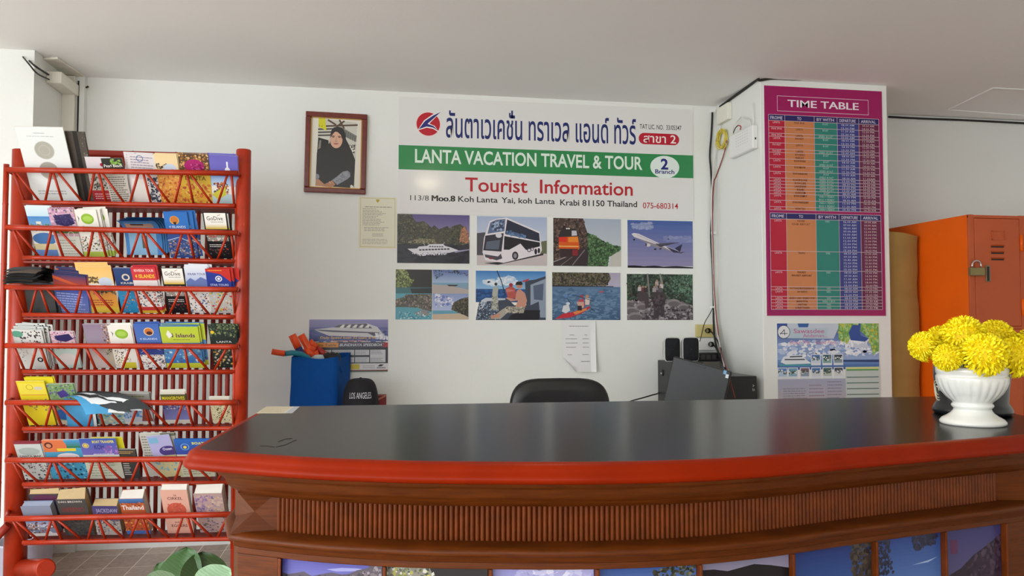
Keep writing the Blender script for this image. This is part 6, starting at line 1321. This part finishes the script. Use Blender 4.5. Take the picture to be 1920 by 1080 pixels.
zs = [LZ-0.014] + [U(1870, 615.5, 1, LY0).z]
dh = zs[0]-zs[1]; zs += [zs[1]-dh, max(0.04, zs[1]-2*dh)]
for z in zs: mb.box((0, 0.0005, z-0.004), (2*cw-0.04, 0.013, min(z+0.010, LZ)))
mb.build('front_frame', m_door, lk, bevel=0.002)
for col in range(2):
    o0 = dx0 + col*(dx1-dx0+dx0*1.6)
    for r in range(3):
        z1, z0 = zs[r]-0.006, zs[r+1]+0.012; w = dx1-dx0-0.004 if col == 0 else 2*cw-0.04-dx0-o0-0.004
        d = MB().box((o0+0.002, -0.002, z0), (o0+0.002+w, 0.010, z1)).build('door', m_door, lk, bevel=0.003)
        f = (z1-z0)/0.575
        vb = MB()
        for k in range(3):
            zz = z1 - 0.14*f - k*0.034*f; vb.strip([[(o0+w*0.36, -0.003, zz), (o0+w*0.64, -0.003, zz)], [(o0+w*0.36, -0.012, zz-0.006), (o0+w*0.64, -0.012, zz-0.006)], [(o0+w*0.36, -0.003, zz-0.009), (o0+w*0.64, -0.003, zz-0.009)]])
            vb.box((o0+w*0.36, -0.0035, zz-0.016), (o0+w*0.64, -0.002, zz-0.009), 1)
        vb.build('louvre', [m_door, m_black], d, normals=False)
        lb = MB(); X0, X1, Z0, Z1 = o0+w*0.38, o0+w*0.68, z1-0.115*f, z1-0.065*f
        for bb_ in ((X0,Z0,X1,Z0+0.004),(X0,Z1-0.004,X1,Z1),(X0,Z0,X0+0.004,Z1),(X1-0.004,Z0,X1,Z1)): lb.box((bb_[0],-0.006,bb_[1]),(bb_[2],-0.001,bb_[3]))
        lb.build('label_holder', m_door, d)
        hb = MB(); hb.box((o0+w*0.22, -0.008, z1-0.34*f), (o0+w*0.32, -0.0015, z1-0.25*f)); hh_ = hb.build('handle', mat('tarnished_metal', '#8a7a5c', 0.4, metal=0.7) if r == 0 and col == 0 else bpy.data.materials['tarnished_metal'], d, bevel=0.003)
        MB().box((o0+w*0.24, -0.0092, z1-0.335*f), (o0+w*0.29, -0.0078, z1-0.258*f)).build('handle_recess', m_black, hh_)
        for zz in (z1-0.13*f, z0+0.10*f):
            MB().tube([(o0+w+0.012, -0.004, zz-0.045), (o0+w+0.012, -0.004, zz+0.045)], 0.008, 8).build('hinge', m_lock, d)
pc = U(1832.5, 509.5, 1, LY0-0.025)
pad = thing('padlock', 'brass padlock hanging at the edge of the top locker door', 'padlock', (pc.x, LY0-0.02, U(1832, 517, 1, LY0-0.02).z))
pw = (U(1846, 510, 1, LY0-0.02).x - U(1819.5, 510, 1, LY0-0.02).x)/2; phh = U(1832, 502, 1, LY0-0.02).z - U(1832, 517, 1, LY0-0.02).z
MB().box((-pw, -0.012, 0), (pw, 0.012, phh)).build('lock_body', mat('aged_brass', '#8f8054', 0.35, metal=0.6), pad, bevel=0.003)
MB().tube([(-pw*0.62, 0, phh-0.002)] + [(-pw*0.62*math.cos(a), 0, phh + 0.014 + 0.024*math.sin(a)) for a in [math.pi*k/10 for k in range(11)]] + [(pw*0.62, 0, phh-0.002)], 0.0045, 10).build('shackle', m_metal, pad)
mt = U(1735, 441, 1, 4.20); ml = U(1668, 433.5, 1, 4.20)
m_mat = mat('khaki_canvas', '#a4874a', rough=0.85, var=0.08, scale=8, bump=0.35, bscale=14)
mb = MB(); rows = []
for j in range(25):
    z = 0.005 + (ml.z-0.005)*j/24; rr = random.Random(j)
    xr = min(mt.x, LX0-0.008) - 0.006*abs(math.sin(j*0.9)) - 0.003*rr.random(); y_f = 4.205 + 0.006*math.sin(j*0.7) + 0.003*rr.random()
    zr = z - (0.025 if j == 24 else 0.0)
    rows.append([(2.895, 4.33, z), (2.892, y_f+0.015, z), (2.91, y_f, z), ((2.9+xr)/2, y_f-0.008, z - (0.008 if j == 24 else 0)), (xr-0.02, y_f, zr), (xr, y_f+0.02, zr), (xr, 4.30, zr), (xr-0.02, 4.33, zr), (2.895, 4.33, z)])
mb.strip(rows, 0, True); mb.add(rows[-1][:-1], [tuple(range(8))]); mb.add(rows[0][:-1], [tuple(range(8))])
o = mb.build('folded_mattress', m_mat); finish(o, 'khaki canvas mattress standing on end between pillar and orange locker', 'mattress')
# ------------------------------------------------------------------ on the counter
vc = U(1824, 795, 2, 1.0)
m_cer = mat('white_glazed_ceramic', '#e9e8e0', rough=0.12, var=0.01, coat=0.5)
vase = thing('urn_vase', 'white glazed fluted urn of yellow flowers on the counter end', 'vase', (vc.x, vc.y, 1.0))
vp = [(0.001,0.0),(0.078,0.0),(0.081,0.003),(0.081,0.008),(0.074,0.015),(0.062,0.021),(0.052,0.028),(0.047,0.034),(0.046,0.039),(0.050,0.042),(0.052,0.046),(0.050,0.050),(0.047,0.052),(0.052,0.057),(0.063,0.066),(0.074,0.078),(0.082,0.091),(0.0865,0.103),(0.0885,0.112),(0.088,0.117),(0.0855,0.119),(0.0855,0.122),(0.0875,0.125),(0.0885,0.133),(0.0875,0.139),(0.084,0.141),(0.081,0.139),(0.079,0.12),(0.06,0.08),(0.001,0.07)]
def vmod(a, z): return 1 + (0.045*abs(math.cos(12*a))**0.6 - 0.030 if 0.058 < z < 0.108 else 0)
MB().lathe([(r*0.885, z*0.98) for r, z in vp], 132, mod=vmod).build('urn_body', m_cer, vase)
# flower heads: many small curled petals around a globe
m_pet = mat('yellow_petal', '#ffe800', rough=0.6, var=0.05, scale=40); m_stem = mat('green_stem', '#5c7a34', 0.5)
m_core = mat('deep_yellow_core', '#f4d400', rough=0.7)
def head_mesh(seed):
    r = random.Random(seed); mb = MB(); N = 620
    for i in range(N):
        k = (i+0.5)/N; ph = math.acos(1-1.62*k); th = i*2.39996 + r.uniform(-.1, .1)
        n = Vector((math.sin(ph)*math.cos(th), math.sin(ph)*math.sin(th), math.cos(ph)))
        u = n.cross(Vector((0,0,1)) if abs(n.z) < 0.95 else Vector((1,0,0))).normalized(); w = n.cross(u)
        a = r.uniform(0, 6.28); sdir = u*math.cos(a) + w*math.sin(a); side = n.cross(sdir)
        L = r.uniform(0.18, 0.27); hw = r.uniform(0.034, 0.052); b0 = n*0.78
        cur = sdir*r.uniform(0.05, 0.16) - Vector((0,0,0.10))*(ph/2)
        p0, p1, p2, p3 = b0, n*(0.78+L*0.45), n*(0.78+L*0.82) + cur*0.4, n*(0.78+L*0.95) + cur*0.9
        mb.strip([[p0-side*hw*0.6, p0+side*hw*0.6], [p1-side*hw+n*0.02, p1+side*hw+n*0.02], [p2-side*hw, p2+side*hw], [p3-side*hw*0.35, p3+side*hw*0.35]], 0, True)
    mb.lathe([(0.001,0.82),(0.46,0.68),(0.72,0.38),(0.81,0.0),(0.7,-0.36),(0.35,-0.6),(0.001,-0.65)], 16, (0,0,0), 1)
    return mb
protos = [head_mesh(s) for s in (1, 2, 3)]
FL = [(1733,649,27,1.97,'leftmost yellow chrysanthemum drooping over the urn rim',(-0.75,0.1,0.5)),(1762,637,25,2.02,'yellow chrysanthemum second from the left, behind the drooping one',(-0.5,0.3,0.8)),
      (1806,632,38,1.96,'large yellow chrysanthemum at the top of the bunch',(-0.1,-0.2,1.0)),(1777,670,25,1.87,'small yellow chrysanthemum low at the front left of the rim',(-0.4,-0.7,0.35)),
      (1846,664,39,1.85,'large yellow chrysanthemum low at the front of the urn',(0.1,-0.7,0.6)),(1866,634,33,2.04,'yellow chrysanthemum high at the back of the bunch',(0.2,0.3,0.9)),
      (1903,669,36,1.90,'yellow chrysanthemum drooping at the right of the rim',(0.6,-0.4,0.5)),(1932,655,36,2.02,'rightmost yellow chrysanthemum, cut by the picture edge',(0.8,0.1,0.5))]
heads = {}
for i, (px, py, rp, dep, lab, d) in enumerate(FL):
    c = UZ(px, py, dep); R = rp/F_PX*dep
    t = thing('chrysanthemum', lab, 'flower', (c.x, c.y, c.z), group='yellow chrysanthemums in the urn')
    k = i % 3
    if k not in heads:
        o = protos[k].build('flower_head', [m_pet, m_core], t, normals=False); heads[k] = o
    else:
        o = heads[k].copy(); COL.objects.link(o); o.parent = t
    dv = Vector(d).normalized()
    o.scale = (R*1.07,)*3; o.rotation_euler = dv.to_track_quat('Z', 'Y').to_euler()
    mouth = Vector((vc.x, vc.y, 1.10)) - c; out = c - Vector((vc.x, vc.y, 1.14)); out.z = 0
    MB().tube([-dv*R*0.4, (-dv*R*1.0 + mouth*0.3), mouth*0.75 + Vector((0,0,0.02)), mouth + Vector((out.x*0.15, out.y*0.15, -0.01))], 0.0028, 6).build('stem', m_stem, t)
# dark pot behind the urn
pcx = U(1823, 776, 2, 1.0)
m_pot = mat('black_glaze', '#14161a', 0.3, var=0.1, coat=0.3)
pot = thing('dark_pot', 'black pot with cream swirl lines hidden behind the white urn', 'pot', (pcx.x, pcx.y, 1.0))
MB().lathe([(r*0.9, z) for r, z in [(0.001,0.0),(0.098,0.0),(0.104,0.004),(0.106,0.012),(0.101,0.022),(0.094,0.032),(0.097,0.07),(0.101,0.10),(0.1,0.13),(0.094,0.145),(0.09,0.15),(0.094,0.155),(0.08,0.155),(0.07,0.1),(0.001,0.09)]], 48).build('pot_body', m_pot, pot)
mb = MB(); a0 = math.radians(166)
for q, (cx, cz, s) in enumerate(((0.0,0.062,1.0),(0.06,0.115,0.7))):
    for R0 in (0.026*s, 0.019*s, 0.011*s):
        pts = []
        for k in range(20):
            a = 2*math.pi*k/24 + q*2.4; ang = a0 + (cx + R0*math.cos(a))/0.1; z = cz + R0*math.sin(a)
            rad = 0.9*(0.094 + 0.007*min(1, max(0, (z-0.03)/0.07))) + 0.001; pts.append((rad*math.cos(ang), rad*math.sin(ang), z))
        mb.tube(pts, 0.0016, 5)
o = mb.build('swirl_lines', mat('cream_slip', '#d8cfb4', 0.5), pot); o['label'] = 'cream swirl lines'
# paper taped to the counter's far left corner
A, B, D = U(480, 775, 2, 1.001), U(548, 774, 2, 1.001), U(498, 762.5, 2, 1.001)
p = Print((B-A).length, (D-A).length, 0.0006, '#d9cfae'); p.rect(0.8,0,1,1,'#b8bec8'); p.rows(0.05,0.1,0.75,0.9,'#b8a98a',5,0.25,1); p.poly([(0.78,0),(0.83,0),(0.8,1),(0.74,1)],'#e4e0d4')
M = frame_M((A.x, A.y, 1.0012), B-A, D-A)
finish(p.obj('paper_slip', M, M_GLOSS), 'cream paper slip taped flat on the far left corner of the counter', 'paper')

# ------------------------------------------------------------------ lower left: plant, tub, banner
def leaf(base, tip, width, nrm, m_, lobes=0.0, name='leaf', parent=None, cup=0.12, fold=0.15):
    base, tip, nrm = Vector(base), Vector(tip), Vector(nrm).normalized(); ax = tip-base; L_ = ax.length; ax.normalize(); sd = ax.cross(nrm).normalized(); nn = sd.cross(ax)
    rows = []; N = 12
    for i in range(N+1):
        s = i/N; w = 1.22*width*(math.sin(math.pi*min(1, s*0.9+0.1))**0.52)*(1 - 0.12*s); row = []
        for k in range(-4, 5):
            q = k/4; back = -lobes*L_*abs(q)**1.5*max(0, 1-s*2.2)
            row.append(base + ax*(L_*s+back) + sd*(w*q) + nn*(fold*width*abs(q) - cup*L_*s*s + 0.02*width*math.sin(s*16+abs(q)*4)))
        rows.append(row)
    mb = MB(); mb.strip(rows, 0, True); mb.strip([[p - nn*0.0012 for p in r] for r in rows], 0, True)
    return mb.build(name, m_, parent, normals=False)
def leaf_mat(name, c, vein):
    m = bpy.data.materials.new(name); m.use_nodes = True; nt = m.node_tree; b = nt.nodes['Principled BSDF']; b.inputs['Roughness'].default_value = 0.4
    tc = nt.nodes.new('ShaderNodeTexCoord'); wv = nt.nodes.new('ShaderNodeTexWave'); wv.inputs['Scale'].default_value = 40; wv.inputs['Distortion'].default_value = 5; wv.inputs['Detail'].default_value = 3
    wv.bands_direction = 'DIAGONAL'; nt.links.new(tc.outputs['Object'], wv.inputs['Vector']); rp = nt.nodes.new('ShaderNodeValToRGB')
    rp.color_ramp.elements[0].color = lin(vein); rp.color_ramp.elements[1].color = lin(c); rp.color_ramp.elements[0].position = 0.02; rp.color_ramp.elements[1].position = 0.3
    nt.links.new(wv.outputs['Fac'], rp.inputs[0]); nt.links.new(rp.outputs[0], b.inputs['Base Color']); return m
m_l1 = leaf_mat('dark_green_leaf', '#2a4f16', '#355c1e'); m_l2 = leaf_mat('pale_green_leaf', '#a8ccA4', '#94ba90'); m_l3 = leaf_mat('olive_leaf', '#284216', '#31501c')
PD = 2.45
pcn = UZ(365, 1120, PD)
plant = thing('potted_plant', 'leafy potted plant with broad dark leaves beside the leaflet rack', 'plant', (pcn.x, pcn.y, 0))
O_ = Vector((pcn.x, pcn.y, 0))
MB().lathe([(0.001,0.0),(0.09,0.0),(0.10,0.02),(0.125,0.22),(0.132,0.24),(0.13,0.25),(0.12,0.245),(0.11,0.2),(0.001,0.2)], 32).build('pot', mat('terracotta_pot', '#9a5a3c', 0.7), plant)
MB().lathe([(0.001,0.215),(0.114,0.21)], 24).build('soil', mat('dark_soil', '#2c221a', 0.95, bump=0.5), plant)
def P_(px, py, d): return UZ(px, py, d) - O_
for b0, tp, w, nr, m_, lb in (((330,1120,2.42),(347,1024,2.50),0.062,(-0.3,-1,0.3),m_l1,0.05),((386,1115,2.40),(380,1031,2.50),0.060,(0.35,-1,0.35),m_l3,0.05),
        ((335,1110,2.36),(272,1086,2.30),0.05,(0.2,-0.5,1),m_l2,0.0),((372,1100,2.34),(432,1064,2.40),0.045,(-0.3,-0.8,0.9),m_l2,0.0),((320,1105,2.5),(291,1056,2.56),0.035,(-0.2,-1,0.3),m_l1,0.0),((380,1130,2.28),(340,1105,2.2),0.05,(0,-0.4,1),m_l1,0.0),((350,1120,2.5),(420,1110,2.62),0.05,(0,-0.3,1),m_l3,0.0)):
    l = leaf(P_(*b0), P_(*tp), w, nr, m_, lb, 'leaf', plant)
    q = P_(*b0); MB().tube([(q.x*0.15, q.y*0.15, 0.21), (q.x*0.6, q.y*0.6, 0.21+(q.z-0.21)*0.6), q], 0.005, 6).build('stalk', m_stem, plant)
tb = U(46, 1040, 1, 4.16)
t = thing('plastic_tub', 'pale lavender plastic tub on the floor behind the rack foot', 'tub', (tb.x, 4.16, 0))
MB().lathe([(0.001,0.0),(0.10,0.0),(0.105,0.006),(0.122,0.20),(0.128,0.205),(0.128,0.215),(0.118,0.212),(0.10,0.02),(0.001,0.015)], 36).build('tub_body', mat('lavender_plastic', '#c4c2d4', 0.45), t)
A, B = rk(433, 1017, 0.075), rk(452, 1071, 0.075)
p = Print(B.x-A.x, A.z-B.z, 0.004, '#e4dfe8')
for k in range(5): p.ring(0.33 if k % 2 else 0.4, 0.12+k*0.17, 0.2, '#8a2ca0', 0.35)
p.line([(0.15,0.05),(0.4,0.3),(0.2,0.5),(0.5,0.75),(0.3,0.95)],0.07,'#a03cb4')
o = p.obj('hanging_card', RM @ Matrix.Translation((A.x, 0.075, B.z)), M_SATIN); finish(o, 'white card with purple script at the right foot of the red rack', 'card')
